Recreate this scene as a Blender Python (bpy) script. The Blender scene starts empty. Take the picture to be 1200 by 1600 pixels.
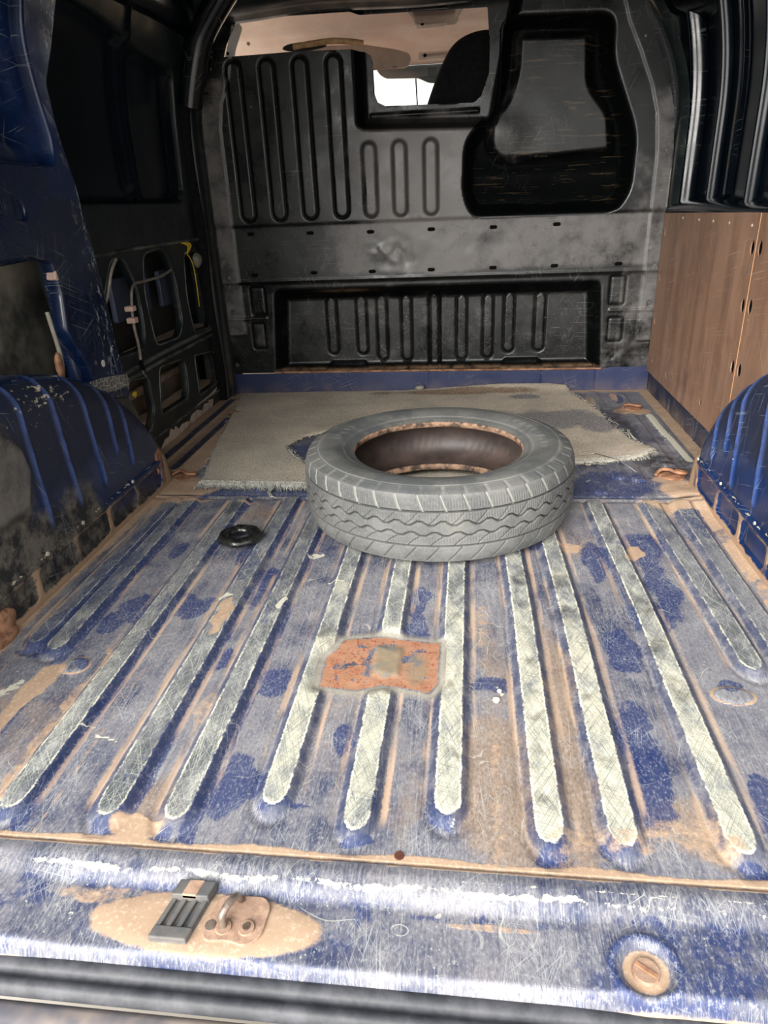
import bpy, bmesh, math, random
import numpy as np
from mathutils import Matrix, Vector

random.seed(7); RNG = np.random.RandomState(7)
SC = bpy.context.scene
COL = SC.collection

# ------------------------------------------------------------------ camera
cam = bpy.data.cameras.new('camera'); cam_o = bpy.data.objects.new('camera', cam); COL.objects.link(cam_o)
cam.sensor_fit = 'HORIZONTAL'; cam.sensor_width = 36.0; cam.lens = 32.4
cam.clip_start = 0.02; cam.clip_end = 200
cam_o.matrix_world = Matrix(((0.99279721, -0.01034164, 0.11935973, 0.0),
                             (0.11290649, 0.41399046, -0.90325192, 0.0),
                             (-0.04007269, 0.91022247, 0.41217621, 0.75),
                             (0, 0, 0, 1)))
SC.camera = cam_o
# ------------------------------------------------------------------ world: bright overcast sky
world = bpy.data.worlds.new('overcast_sky'); SC.world = world; world.use_nodes = True
wt = world.node_tree; wt.nodes.clear()
wo = wt.nodes.new('ShaderNodeOutputWorld'); wb = wt.nodes.new('ShaderNodeBackground')
wc = wt.nodes.new('ShaderNodeTexCoord'); ws = wt.nodes.new('ShaderNodeSeparateXYZ'); wr = wt.nodes.new('ShaderNodeValToRGB')
wt.links.new(wc.outputs['Generated'], ws.inputs[0]); wt.links.new(ws.outputs['Z'], wr.inputs['Fac'])
wt.links.new(wr.outputs['Color'], wb.inputs['Color']); wt.links.new(wb.outputs[0], wo.inputs[0])
wr.color_ramp.elements[0].position = 0.0; wr.color_ramp.elements[0].color = (1.0, 0.985, 0.95, 1)
wr.color_ramp.elements[1].position = 0.8; wr.color_ramp.elements[1].color = (0.90, 0.95, 1.0, 1)
wb.inputs['Strength'].default_value = 2.0
# very soft low sun lamp added behind the tailgate to lighten the deep interior
sun = bpy.data.lights.new('interior_fill_sun', 'SUN'); sun_o = bpy.data.objects.new('interior_fill_sun', sun); COL.objects.link(sun_o)
sun.energy = 9.0; sun.angle = math.radians(50); sun.color = (1.0, .975, .94)
sun_o.rotation_euler = Vector((0.42, 1.0, -0.50)).to_track_quat('-Z', 'Y').to_euler()
# ------------------------------------------------------------------ exposure
SC.view_settings.view_transform = 'Standard'; SC.view_settings.look = 'None'
SC.view_settings.gamma = 1.0; SC.view_settings.use_curve_mapping = False
SC.view_settings.exposure = 0.15

# ================================================================== helpers
def S(r, g, b):
    f = lambda c: (c / 255 / 12.92) if c / 255 <= 0.04045 else ((c / 255 + 0.055) / 1.055) ** 2.4
    return (f(r), f(g), f(b), 1.0)

def tag(o, label=None, cat=None, group=None, kind=None):
    if label: o['label'] = label
    if cat: o['category'] = cat
    if group: o['group'] = group
    if kind: o['kind'] = kind
    return o

def empty(name, loc=(0, 0, 0)):
    o = bpy.data.objects.new(name, None); COL.objects.link(o); o.location = loc; o.empty_display_size = .05
    return o

def link_mesh(name, me, mat, parent=None, smooth=True):
    o = bpy.data.objects.new(name, me); COL.objects.link(o)
    if mat: me.materials.append(mat)
    if smooth: me.polygons.foreach_set('use_smooth', np.ones(len(me.polygons), dtype=bool))
    if parent:
        o.parent = parent
        if parent.location.length > 0: o.matrix_parent_inverse = Matrix.Translation(parent.location).inverted()
    return o

def bm_obj(name, bm, mat, parent=None, smooth=False, angle=None):
    me = bpy.data.meshes.new(name); bm.normal_update(); bm.to_mesh(me); bm.free()
    o = link_mesh(name, me, mat, parent, smooth)
    if angle:
        try: me.set_sharp_from_angle(angle=math.radians(angle))
        except Exception: pass
    return o

def box_bm(x0, x1, y0, y1, z0, z1, bev=0.0, seg=2, bm=None):
    bm2 = bmesh.new(); bmesh.ops.create_cube(bm2, size=1)
    for v in bm2.verts: v.co = Vector(((x0+x1)/2+v.co.x*(x1-x0), (y0+y1)/2+v.co.y*(y1-y0), (z0+z1)/2+v.co.z*(z1-z0)))
    if bev: bmesh.ops.bevel(bm2, geom=bm2.edges[:], offset=bev, segments=seg, affect='EDGES', profile=.5)
    if bm is None: return bm2
    me = bpy.data.meshes.new('t'); bm2.to_mesh(me); bm2.free(); bm.from_mesh(me); bpy.data.meshes.remove(me)
    return bm

def grid_mesh(name, P, keep=None, attrs=None, mat=None, parent=None, flip=False, smooth=True):
    """P (nu,nv,3) grid; keep (nu,nv) bool vertex mask"""
    nu, nv, _ = P.shape
    idx = np.arange(nu*nv).reshape(nu, nv)
    q = np.stack([idx[:-1, :-1], idx[1:, :-1], idx[1:, 1:], idx[:-1, 1:]], -1).reshape(-1, 4)
    if flip: q = q[:, ::-1]
    if keep is not None:
        k = keep.reshape(-1); q = q[k[q].all(1)]
    used = np.unique(q); remap = -np.ones(nu*nv, int); remap[used] = np.arange(len(used))
    V = P.reshape(-1, 3)[used]; q = remap[q]
    me = bpy.data.meshes.new(name)
    me.vertices.add(len(V)); me.vertices.foreach_set('co', V.astype(np.float32).ravel())
    me.loops.add(q.size); me.loops.foreach_set('vertex_index', q.ravel().astype(np.int32))
    me.polygons.add(len(q)); me.polygons.foreach_set('loop_start', (np.arange(len(q))*4).astype(np.int32))
    me.update(calc_edges=True)
    for an, av in (attrs or {}).items():
        a = me.attributes.new(an, 'FLOAT', 'POINT'); a.data.foreach_set('value', av.reshape(-1)[used].astype(np.float32))
    return link_mesh(name, me, mat, parent, smooth)

def tube(name, pts, r, mat, parent=None, seg=8, cyclic=False, smoothpath=True):
    cu = bpy.data.curves.new(name, 'CURVE'); cu.dimensions = '3D'; cu.bevel_depth = r; cu.bevel_resolution = max(1, seg//4); cu.use_fill_caps = True
    if smoothpath:
        sp = cu.splines.new('NURBS'); sp.points.add(len(pts)-1)
        for i, p in enumerate(pts): sp.points[i].co = (*p, 1)
        sp.order_u = 3; sp.use_endpoint_u = True; sp.resolution_u = 6
    else:
        sp = cu.splines.new('POLY'); sp.points.add(len(pts)-1)
        for i, p in enumerate(pts): sp.points[i].co = (*p, 1)
    sp.use_cyclic_u = cyclic
    return curve_to_mesh(name, cu, mat, parent)

def curve_to_mesh(name, cu, mat, parent=None, fn=None, smooth=True):
    t = bpy.data.objects.new('tmp', cu); COL.objects.link(t)
    dg = bpy.context.evaluated_depsgraph_get(); dg.update()
    me = bpy.data.meshes.new_from_object(t.evaluated_get(dg)); me.name = name
    bpy.data.objects.remove(t); bpy.data.curves.remove(cu)
    if fn:
        for v in me.vertices: v.co = fn(v.co)
        bm = bmesh.new(); bm.from_mesh(me); bmesh.ops.remove_doubles(bm, verts=bm.verts, dist=1e-5)
        bmesh.ops.recalc_face_normals(bm, faces=bm.faces); bm.to_mesh(me); bm.free()
    me.materials.clear()
    return link_mesh(name, me, mat, parent, smooth)

def rpoly(pts, r, n=5):
    out = []; N = len(pts)
    for i in range(N):
        p0, p1, p2 = (Vector(pts[i-1]), Vector(pts[i]), Vector(pts[(i+1) % N]))
        a, b = p0-p1, p2-p1
        d = min(r, a.length*.48, b.length*.48)
        A, B = p1+a.normalized()*d, p1+b.normalized()*d
        for k in range(n+1):
            t = k/n; out.append(tuple(A*(1-t)**2 + p1*2*t*(1-t) + B*t*t))
    return out

def plate(name, outline, holes, thick, mat, fn, parent=None, bev=.002, smooth=False):
    cu = bpy.data.curves.new(name, 'CURVE'); cu.dimensions = '2D'; cu.fill_mode = 'BOTH'; cu.extrude = thick/2; cu.bevel_depth = bev; cu.bevel_resolution = 1
    for L in [outline]+list(holes):
        sp = cu.splines.new('POLY'); sp.points.add(len(L)-1); sp.use_cyclic_u = True
        for i, p in enumerate(L): sp.points[i].co = (p[0], p[1], 0, 1)
    return curve_to_mesh(name, cu, mat, parent, fn, smooth)

# ---- numpy sdf / noise
def sd_seg(X, Y, a, b, r):
    ax, ay = a; bx, by = b
    px, py = X-ax, Y-ay; dx, dy = bx-ax, by-ay
    h = np.clip((px*dx+py*dy)/(dx*dx+dy*dy+1e-12), 0, 1)
    return np.hypot(px-dx*h, py-dy*h)-r
def sd_box(X, Y, cx, cy, hx, hy, r):
    qx, qy = np.abs(X-cx)-hx+r, np.abs(Y-cy)-hy+r
    return np.hypot(np.maximum(qx, 0), np.maximum(qy, 0))+np.minimum(np.maximum(qx, qy), 0)-r
def sd_poly(X, Y, pts):
    pts = np.array(pts); d = np.full(X.shape, 1e9); s = np.ones(X.shape)
    for i in range(len(pts)):
        vi, vj = pts[i], pts[i-1]
        ex, ey = vj-vi; wx, wy = X-vi[0], Y-vi[1]
        t = np.clip((wx*ex+wy*ey)/(ex*ex+ey*ey+1e-12), 0, 1)
        d = np.minimum(d, (wx-ex*t)**2+(wy-ey*t)**2)
        c1 = Y >= vi[1]; c2 = Y < vj[1]; c3 = ex*wy > ey*wx
        flip = (c1 & c2 & c3) | (~c1 & ~c2 & ~c3)
        s = np.where(flip, -s, s)
    return s*np.sqrt(d)
def sstep(a, b, x):
    t = np.clip((x-a)/(b-a), 0, 1); return t*t*(3-2*t)
def vnoise(X, Y, s, seed=0, oct=3):
    out = np.zeros(X.shape); amp = 1; tot = 0
    for o in range(oct):
        r = np.random.RandomState(seed*17+o); G = r.rand(128, 128)
        u, v = X*s*2**o+37.3, Y*s*2**o+51.7
        i, j = np.floor(u).astype(int), np.floor(v).astype(int); fu, fv = u-i, v-j
        fu, fv = fu*fu*(3-2*fu), fv*fv*(3-2*fv)
        g = lambda a, b: G[a % 128, b % 128]
        out += amp*((g(i, j)*(1-fu)+g(i+1, j)*fu)*(1-fv)+(g(i, j+1)*(1-fu)+g(i+1, j+1)*fu)*fv); tot += amp; amp *= .5
    return out/tot

# ---- node helper
class NT:
    def __init__(s, name):
        s.m = bpy.data.materials.new(name); s.m.use_nodes = True; s.t = s.m.node_tree; s.t.nodes.clear()
        s.out = s.n('ShaderNodeOutputMaterial'); s.b = s.n('ShaderNodeBsdfPrincipled'); s.l(s.b.outputs[0], s.out.inputs[0])
        s.co = s.n('ShaderNodeTexCoord').outputs['Object']
    def n(s, k): return s.t.nodes.new(k)
    def l(s, a, b): s.t.links.new(a, b)
    def put(s, sock, v):
        if isinstance(v, (int, float)): sock.default_value = v
        elif isinstance(v, tuple): sock.default_value = v if len(v) == len(sock.default_value) else v[:3]
        else: s.l(v, sock)
    def set(s, **k):
        for a, v in k.items(): s.put(s.b.inputs[a.replace('_', ' ')], v)
        return s
    def math(s, op, a, b=0.0, c=None, clamp=False):
        n = s.n('ShaderNodeMath'); n.operation = op; n.use_clamp = clamp; s.put(n.inputs[0], a); s.put(n.inputs[1], b)
        if c is not None: s.put(n.inputs[2], c)
        return n.outputs[0]
    def mp(s, v=None, sc=(1, 1, 1), rot=(0, 0, 0), loc=(0, 0, 0)):
        n = s.n('ShaderNodeMapping'); s.l(v or s.co, n.inputs[0]); n.inputs['Scale'].default_value = sc; n.inputs['Rotation'].default_value = rot; n.inputs['Location'].default_value = loc
        return n.outputs[0]
    def noise(s, sc, det=3, rough=.5, v=None, dist=0.0, col=False):
        n = s.n('ShaderNodeTexNoise'); s.l(v or s.co, n.inputs['Vector']); n.inputs['Scale'].default_value = sc; n.inputs['Detail'].default_value = det
        n.inputs['Roughness'].default_value = rough; n.inputs['Distortion'].default_value = dist
        return n.outputs[1 if col else 0]
    def voro(s, sc, v=None, feat='F1', rnd=1.0, out=0):
        n = s.n('ShaderNodeTexVoronoi'); n.feature = feat; s.l(v or s.co, n.inputs['Vector']); n.inputs['Scale'].default_value = sc; n.inputs['Randomness'].default_value = rnd
        return n.outputs[out]
    def rng(s, v, a, b, c=0.0, d=1.0, smooth=True):
        n = s.n('ShaderNodeMapRange'); n.interpolation_type = 'SMOOTHSTEP' if smooth else 'LINEAR'
        s.put(n.inputs['Value'], v); s.put(n.inputs['From Min'], a); s.put(n.inputs['From Max'], b); s.put(n.inputs['To Min'], c); s.put(n.inputs['To Max'], d)
        return n.outputs[0]
    def mix(s, f, a, b, mode='MIX'):
        n = s.n('ShaderNodeMix'); n.data_type = 'RGBA'; n.blend_type = mode
        s.put(n.inputs[0], f); s.put(n.inputs[6], a); s.put(n.inputs[7], b); return n.outputs[2]
    def attr(s, nm):
        n = s.n('ShaderNodeAttribute'); n.attribute_name = nm; return n.outputs['Fac']
    def bump(s, h, st=.3, d=.001):
        n = s.n('ShaderNodeBump'); n.inputs['Strength'].default_value = st; n.inputs['Distance'].default_value = d; s.l(h, n.inputs['Height']); s.l(n.outputs[0], s.b.inputs['Normal']); return s
    def mul(s, *a):
        r = a[0]
        for x in a[1:]: r = s.math('MULTIPLY', r, x)
        return r
    def mx(s, *a):
        r = a[0]
        for x in a[1:]: r = s.math('MAXIMUM', r, x)
        return r
    def scratch(s, plane, ang, along, across, thr, seed=0.0, soft=.03):
        """straight hair scratches lying in a plane ('z','x','y' = normal axis)"""
        rot = {'z': (0, 0, ang), 'y': (0, ang, 0), 'x': (ang, 0, 0)}[plane]
        r = s.mp(None, rot=rot, loc=(seed, seed*.7, seed*.3))
        sc = {'z': (along, across, 1), 'y': (along, 1, across), 'x': (1, along, across)}[plane]
        v = s.mp(r, sc=sc)
        n = s.noise(1.0, 1, .4, v)
        return s.rng(n, thr, thr+soft)
    def hair(s, sc, w, seed=0.0, dist=0.3):
        """thin curved lines"""
        v = s.mp(None, loc=(seed, seed, seed))
        n = s.noise(sc, 1.5, .4, v, dist)
        a = s.math('ABSOLUTE', s.math('SUBTRACT', n, .5))
        return s.rng(a, w, w*.3)

# ================================================================== materials
def mat_floor(name='worn_blue_floor_paint', ribs=True):
    t = NT(name)
    big = t.noise(3.2, 4, .55); mid = t.noise(17, 4, .6); fine = t.noise(170, 3, .65)
    stre = t.noise(1.0, 4, .6, t.mp(None, sc=(60, 5, 1)))
    brush = t.noise(1.0, 3, .7, t.mp(None, sc=(420, 9, 1), rot=(0, 0, .05)))
    fade = t.rng(t.math('ADD', t.math('MULTIPLY', big, .5), t.math('ADD', t.math('MULTIPLY', mid, .35), t.math('ADD', t.math('MULTIPLY', stre, .2), t.math('MULTIPLY', brush, .25)))), .50, .73)
    paint = t.mix(fade, S(52, 60, 88), S(128, 126, 130))
    paint = t.mix(t.rng(mid, .5, .75, 0, .5), paint, S(118, 112, 118))
    paint = t.mix(t.mul(t.rng(brush, .54, .66), t.rng(t.noise(7, 2, .5, t.mp(None, loc=(1, 6, 0))), .35, .6), .38), paint, S(166, 165, 162))
    film = t.rng(t.math('ADD', t.attr('m_film'), t.math('MULTIPLY', t.math('SUBTRACT', t.noise(20, 5, .7), .5), .9)), .25, .85)
    paint = t.mix(t.math('MULTIPLY', film, .75), paint, S(148, 126, 104))
    # worn / saturated blue spots, and shade painted on rib flanks
    blue = t.rng(t.math('ADD', t.attr('m_blue'), t.math('MULTIPLY', t.math('SUBTRACT', t.math('ADD', t.math('MULTIPLY', t.noise(26, 5, .7), .6), t.math('MULTIPLY', brush, .4)), .5), 2.6)), .48, .72)
    paint = t.mix(t.math('MULTIPLY', blue, .8), paint, S(28, 48, 98))
    grain = t.noise(1.0, 3, .75, t.mp(None, sc=(260, 130, 100)))
    paint = t.mix(t.rng(grain, .5, .72, 0, .5), paint, S(176, 174, 170)); paint = t.mix(t.rng(grain, .5, .28, 0, .5), paint, S(40, 46, 66))
    # scratches
    sc = t.mx(t.scratch('z', 1.45, 7, 800, .64, 1.1), t.scratch('z', 1.75, 9, 760, .65, 3.3), t.scratch('z', 0.9, 11, 760, .67, 5.2), t.scratch('z', 2.4, 11, 760, .67, 7.9), t.scratch('z', 0.1, 13, 760, .69, 9.1), t.scratch('z', 1.1, 5, 900, .68, 15.1), t.scratch('z', 2.0, 5, 900, .68, 19.1))
    hairs = t.mx(t.mul(t.hair(5, .0016, 2.2), t.rng(t.noise(9, 2, .5, t.mp(None, loc=(4, 4, 0))), .5, .62)), t.mul(t.hair(9, .0022, 7.2), t.rng(t.noise(12, 2, .5, t.mp(None, loc=(9, 2, 0))), .52, .62)))
    scm = t.mul(sc, t.rng(t.noise(11, 4, .65), .42, .66), .50)
    paint = t.mix(scm, paint, S(188, 190, 188))
    paint = t.mix(t.math('MULTIPLY', hairs, .45), paint, S(214, 212, 196))
    fleck = t.mul(t.rng(t.voro(150), .2, .1), t.rng(t.noise(14, 3, .6), .52, .66))
    paint = t.mix(t.math('MULTIPLY', fleck, .6), paint, S(205, 205, 192))
    chip = t.rng(t.noise(48, 4, .7), .70, .73)
    paint = t.mix(t.math('MULTIPLY', chip, .75), paint, S(215, 208, 178))
    col = paint; metal = None
    rough = t.rng(fade, 0, 1, .36, .58)
    rd = t.attr('rd'); rt = t.attr('rt')
    jit = t.math('MULTIPLY', t.math('SUBTRACT', t.noise(160, 2, .7), .5), .006)
    rdj = t.math('ADD', rd, jit)
    # flank: darker unworn blue
    flank = t.mul(t.rng(rdj, .031, .025), t.rng(rdj, .016, .018))
    fl_n = t.rng(t.noise(30, 3, .6), .35, .6, .35, .95)
    col = t.mix(t.mul(flank, fl_n, .75), col, S(44, 54, 84))
    # dust line along the rib foot
    sand_n = t.noise(1.0, 3, .6, t.mp(None, sc=(40, 5, 1)))
    foot = t.mul(t.rng(rdj, .0285, .0315), t.rng(rdj, .0425, .0375), t.rng(sand_n, .42, .62))
    col = t.mix(t.mul(foot, t.attr('m_foot'), .85), col, S(196, 168, 142))
    # rib top: worn to primer and bare metal
    tw = t.noise(1.0, 4, .7, t.mp(None, sc=(70, 22, 1), loc=(3, 8, 0)))
    top = t.mul(t.rng(t.math('ADD', rdj, t.math('MULTIPLY', t.math('SUBTRACT', t.noise(60, 3, .7), .5), .004)), .0178, .0160), t.rng(t.math('ADD', tw, t.math('MULTIPLY', rt, .55)), .50, .72, .25, 1))
    tn = t.noise(1.0, 3, .6, t.mp(None, sc=(26, 14, 1))); tf = t.noise(1.0, 2, .7, t.mp(None, sc=(320, 160, 1)))
    tone = t.math('ADD', rt, t.math('ADD', t.math('MULTIPLY', t.math('SUBTRACT', tn, .5), 2.1), t.math('MULTIPLY', t.math('SUBTRACT', tf, .5), .9)))
    cr = t.n('ShaderNodeValToRGB'); t.l(tone, cr.inputs[0])
    e = cr.color_ramp.elements; e[0].position = 0; e[0].color = S(74, 80, 86); e[1].position = 1; e[1].color = S(200, 196, 176)
    for p, c in ((.3, S(108, 111, 112)), (.55, S(150, 151, 148)), (.75, S(172, 171, 156))):
        k = e.new(p); k.color = c
    topc = t.mix(t.math('MULTIPLY', sc, .5), cr.outputs[0], S(222, 222, 205))
    dark_sc = t.mx(t.scratch('z', 1.2, 14, 800, .60, 21.0), t.scratch('z', 2.1, 14, 800, .60, 25.0), t.scratch('z', .3, 14, 800, .62, 27.0))
    topc = t.mix(t.math('MULTIPLY', dark_sc, .55), topc, S(98, 98, 94))
    col = t.mix(top, col, topc)
    edge = t.mul(t.rng(t.math('ABSOLUTE', t.math('SUBTRACT', rdj, .0168)), .0022, .0006), t.rng(t.noise(38, 4, .7), .42, .56, .05, 1))
    col = t.mix(t.mul(edge, t.rng(rt, .1, .5, .35, .9)), col, S(230, 226, 200))
    # sand and dirt
    ms = t.attr('m_sand'); sn = t.noise(55, 4, .7)
    sand = t.rng(t.math('ADD', ms, t.math('MULTIPLY', t.math('SUBTRACT', sn, .5), .9)), .38, .72)
    sandc = t.mix(t.noise(12, 4, .6), S(150, 122, 98), S(196, 166, 136))
    sandc = t.mix(t.rng(fine, .5, .7, 0, .5), sandc, S(214, 192, 166))
    col = t.mix(t.math('MULTIPLY', sand, .93), col, sandc)
    # grimy dark stains
    col = t.mix(t.mul(t.attr('m_dark'), t.rng(t.noise(30, 4, .7), .3, .6)), col, S(52, 50, 52))
    # rust
    mr = t.attr('m_rust'); rn = t.noise(40, 5, .7)
    rust = t.rng(t.math('ADD', mr, t.math('MULTIPLY', t.math('SUBTRACT', rn, .5), 1.7)), .42, .52)
    rc = t.mix(t.noise(24, 4, .6), S(150, 98, 68), S(188, 144, 112))
    rc = t.mix(t.mul(t.hair(60, .03, 3), t.rng(fine, .4, .6)), rc, S(150, 66, 34))
    col = t.mix(t.math('MULTIPLY', rust, .9), col, rc)
    # smooth greyish tan patch ring
    col = t.mix(t.attr('m_tan'), col, S(168, 160, 140))
    # greenish sand in the middle of the pit
    col = t.mix(t.attr('m_pit'), col, S(138, 128, 106))
    # primer cream worn edge
    mc = t.attr('m_cream')
    cm = t.rng(t.math('ADD', mc, t.math('MULTIPLY', t.math('SUBTRACT', t.noise(70, 4, .75), .5), 1.3)), .5, .62)
    col = t.mix(t.math('MULTIPLY', cm, .9), col, S(208, 204, 184))
    rough = t.math('ADD', rough, t.math('MULTIPLY', sand, .3), clamp=True)
    t.set(Base_Color=col, Roughness=rough, Metallic=0.0)
    t.b.inputs['Specular IOR Level'].default_value = .5
    h = t.math('ADD', t.math('MULTIPLY', fine, .5), t.math('ADD', t.math('MULTIPLY', mid, 1.2), t.math('MULTIPLY', sand, .8)))
    t.bump(h, .35, .0012)
    return t.m

def mat_paint(name, dark, light, rough=(.25, .5), wear=.5, plane='y', scr=S(170, 172, 168), fl=.5, dust=0.0, dustc=S(150, 135, 115), bump=.12, coat=0.0, dz=(0.0, .4), attrdust=False, haze=.35, edge=None):
    t = NT(name)
    big = t.noise(2.4, 4, .6); mid = t.noise(11, 4, .6); fine = t.noise(120, 3, .7)
    c = t.mix(t.rng(t.math('ADD', t.math('MULTIPLY', big, .6), t.math('MULTIPLY', mid, .4)), .42, .66, 0, haze), dark, light)
    sc = t.mx(t.scratch(plane, .35, 5, 360, .69, 1.1), t.scratch(plane, 1.9, 5, 360, .70, 4.1), t.scratch(plane, 2.7, 6, 330, .70, 8.1), t.scratch(plane, 1.4, 6, 330, .71, 11.1))
    scm = t.mul(sc, t.rng(t.noise(7, 3, .6), .45, .66))
    fleck = t.rng(t.noise(60, 4, .75), .715, .735)
    fm = t.mul(fleck, t.rng(t.noise(6, 2, .5), .42, .6))
    c = t.mix(t.math('MULTIPLY', scm, wear), c, scr)
    c = t.mix(t.math('MULTIPLY', fm, fl), c, scr)
    if edge:   # paint knocked off along a vertical edge
        ys_ = t.n('ShaderNodeSeparateXYZ'); t.l(t.co, ys_.inputs[0])
        near = t.mul(t.rng(ys_.outputs[1], edge[0], edge[1]), t.rng(ys_.outputs[0], -1.2, -1.0, .3, 1))
        kn = t.noise(1.0, 5, .75, t.mp(None, sc=(60, 90, 34)))
        c = t.mix(t.mul(near, t.rng(kn, .57, .60), .8), c, S(170, 176, 172))
        c = t.mix(t.mul(near, t.rng(t.noise(1.0, 4, .7, t.mp(None, sc=(60, 70, 16), loc=(7, 1, 2))), .58, .62), .8), c, S(30, 32, 36))
    if dust:
        z = t.n('ShaderNodeSeparateXYZ'); t.l(t.co, z.inputs[0])
        dm = t.mul(t.rng(z.outputs[2], dz[1], dz[0]), t.rng(t.noise(9, 4, .65), .3, .7)) if not attrdust else t.mul(t.attr('m_dust'), t.rng(t.noise(14, 4, .7), .25, .6))
        c = t.mix(t.math('MULTIPLY', dm, dust), c, dustc)
        r = t.math('ADD', t.rng(mid, .35, .7, rough[0], rough[1]), t.math('MULTIPLY', dm, .3), clamp=True)
    else: r = t.rng(mid, .35, .7, rough[0], rough[1])
    t.set(Base_Color=c, Roughness=r)
    if coat: t.b.inputs['Coat Weight'].default_value = coat; t.b.inputs['Coat Roughness'].default_value = .08
    t.bump(t.math('ADD', t.math('MULTIPLY', fine, .15), t.noise(5, 2, .5)), bump, .004)
    return t.m

def mat_simple(name, c1, c2, sc=20, rough=.6, metal=0.0, bump=.2, bsc=80, bd=.001, spec=.5):
    t = NT(name); c = t.mix(t.rng(t.noise(sc, 4, .65), .35, .65), c1, c2)
    t.set(Base_Color=c, Roughness=rough, Metallic=metal); t.b.inputs['Specular IOR Level'].default_value = spec
    t.bump(t.noise(bsc, 3, .6), bump, bd)
    return t.m

M = {}
M['floor'] = mat_floor()

def mat_bulkhead():
    t = NT('black_bulkhead_paint')
    big = t.noise(2.6, 4, .6); mid = t.noise(10, 5, .65); fine = t.noise(130, 3, .7)
    base = t.mix(t.rng(big, .35, .7), S(5, 8, 9), S(18, 21, 21))
    w = t.attr('m_worn_sheen')  # wear mask that also carries the painted sheen
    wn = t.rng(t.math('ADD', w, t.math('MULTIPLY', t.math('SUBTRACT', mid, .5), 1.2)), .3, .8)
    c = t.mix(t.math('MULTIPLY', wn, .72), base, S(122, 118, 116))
    c = t.mix(t.mul(t.rng(t.noise(14, 4, .7, t.mp(None, loc=(3, 3, 3))), .58, .7), w, .55), c, S(52, 48, 40))
    sc = t.mx(t.scratch('y', .0, 8, 520, .71, 1.1), t.scratch('y', 1.9, 14, 480, .71, 4.1), t.scratch('y', 1.1, 14, 480, .72, 8.1))
    c = t.mix(t.mul(sc, t.rng(t.noise(6, 3, .6), .45, .62), .45), c, S(150, 148, 142))
    c = t.mix(t.mul(t.hair(7, .0018, 3.3), t.rng(t.noise(5, 2), .5, .62), .6), c, S(20, 20, 20))
    # dusty speckle in the lower pressed ribs
    sp = t.mul(t.rng(fine, .5, .62), t.attr('m_speck'), t.rng(t.noise(18, 3, .7), .4, .62))
    c = t.mix(t.math('MULTIPLY', sp, .35), c, S(130, 126, 118))
    # rubbed horizontal scrapes showing primer inside the seat recess
    hs = t.noise(1.0, 3, .6, t.mp(None, sc=(7, 1, 90)))
    c = t.mix(t.mul(t.rng(hs, .60, .625), t.attr('m_scrape'), .8), c, S(134, 112, 84))
    c = t.mix(t.mul(t.attr('m_dark'), .85), c, S(6, 8, 8))  # recesses and grooves painted near black to stand for their shade
    c = t.mix(t.mul(t.rng(t.noise(30, 4, .75), .69, .72), t.rng(t.noise(5, 2), .4, .6), .6), c, S(150, 146, 138))
    c = t.mix(t.mul(t.attr('m_rustline'), t.rng(t.noise(25, 4, .7), .3, .6)), c, S(120, 96, 74))
    t.set(Base_Color=c, Roughness=t.math('ADD', t.rng(t.math('ADD', mid, t.math('MULTIPLY', w, .15)), .3, .75, .22, .46), t.math('MULTIPLY', t.attr('m_dark'), .25)))
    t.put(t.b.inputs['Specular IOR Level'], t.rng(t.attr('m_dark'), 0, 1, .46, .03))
    t.bump(t.math('ADD', t.math('MULTIPLY', fine, .08), t.math('ADD', t.noise(6, 2, .5), t.math('MULTIPLY', t.noise(22, 2, .5), .25))), .22, .006)
    return t.m
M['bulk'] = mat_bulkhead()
M['navy'] = mat_paint('dark_navy_gloss_paint', S(6, 12, 18), S(12, 20, 27), (.14, .26), .2, 'x', fl=.2, bump=.06)
M['blackp'] = mat_paint('black_door_paint', S(22, 30, 31), S(50, 57, 56), (.3, .5), .35, 'x', fl=.6, scr=S(140, 142, 136), dust=.5, dustc=S(96, 84, 72), dz=(.0, .35))
M['blue'] = mat_paint('scraped_blue_pillar_paint', S(12, 26, 54), S(24, 48, 94), (.2, .4), .4, 'x', fl=.8, scr=S(160, 168, 170), coat=.2, haze=.8, edge=(1.715, 1.765))
M['kick'] = mat_paint('blue_kick_panel_paint', S(26, 38, 76), S(46, 54, 88), (.4, .6), .25, 'y', fl=.9, scr=S(190, 190, 180), dust=.4, dustc=S(150, 128, 106), dz=(-.02, .07))
M['kickx'] = mat_paint('dusty_blue_side_kick_paint', S(34, 42, 66), S(62, 66, 84), (.4, .6), .6, 'x', fl=.8, scr=S(170, 170, 168), dust=.7, dustc=S(158, 138, 118), dz=(-.02, .08))

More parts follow.
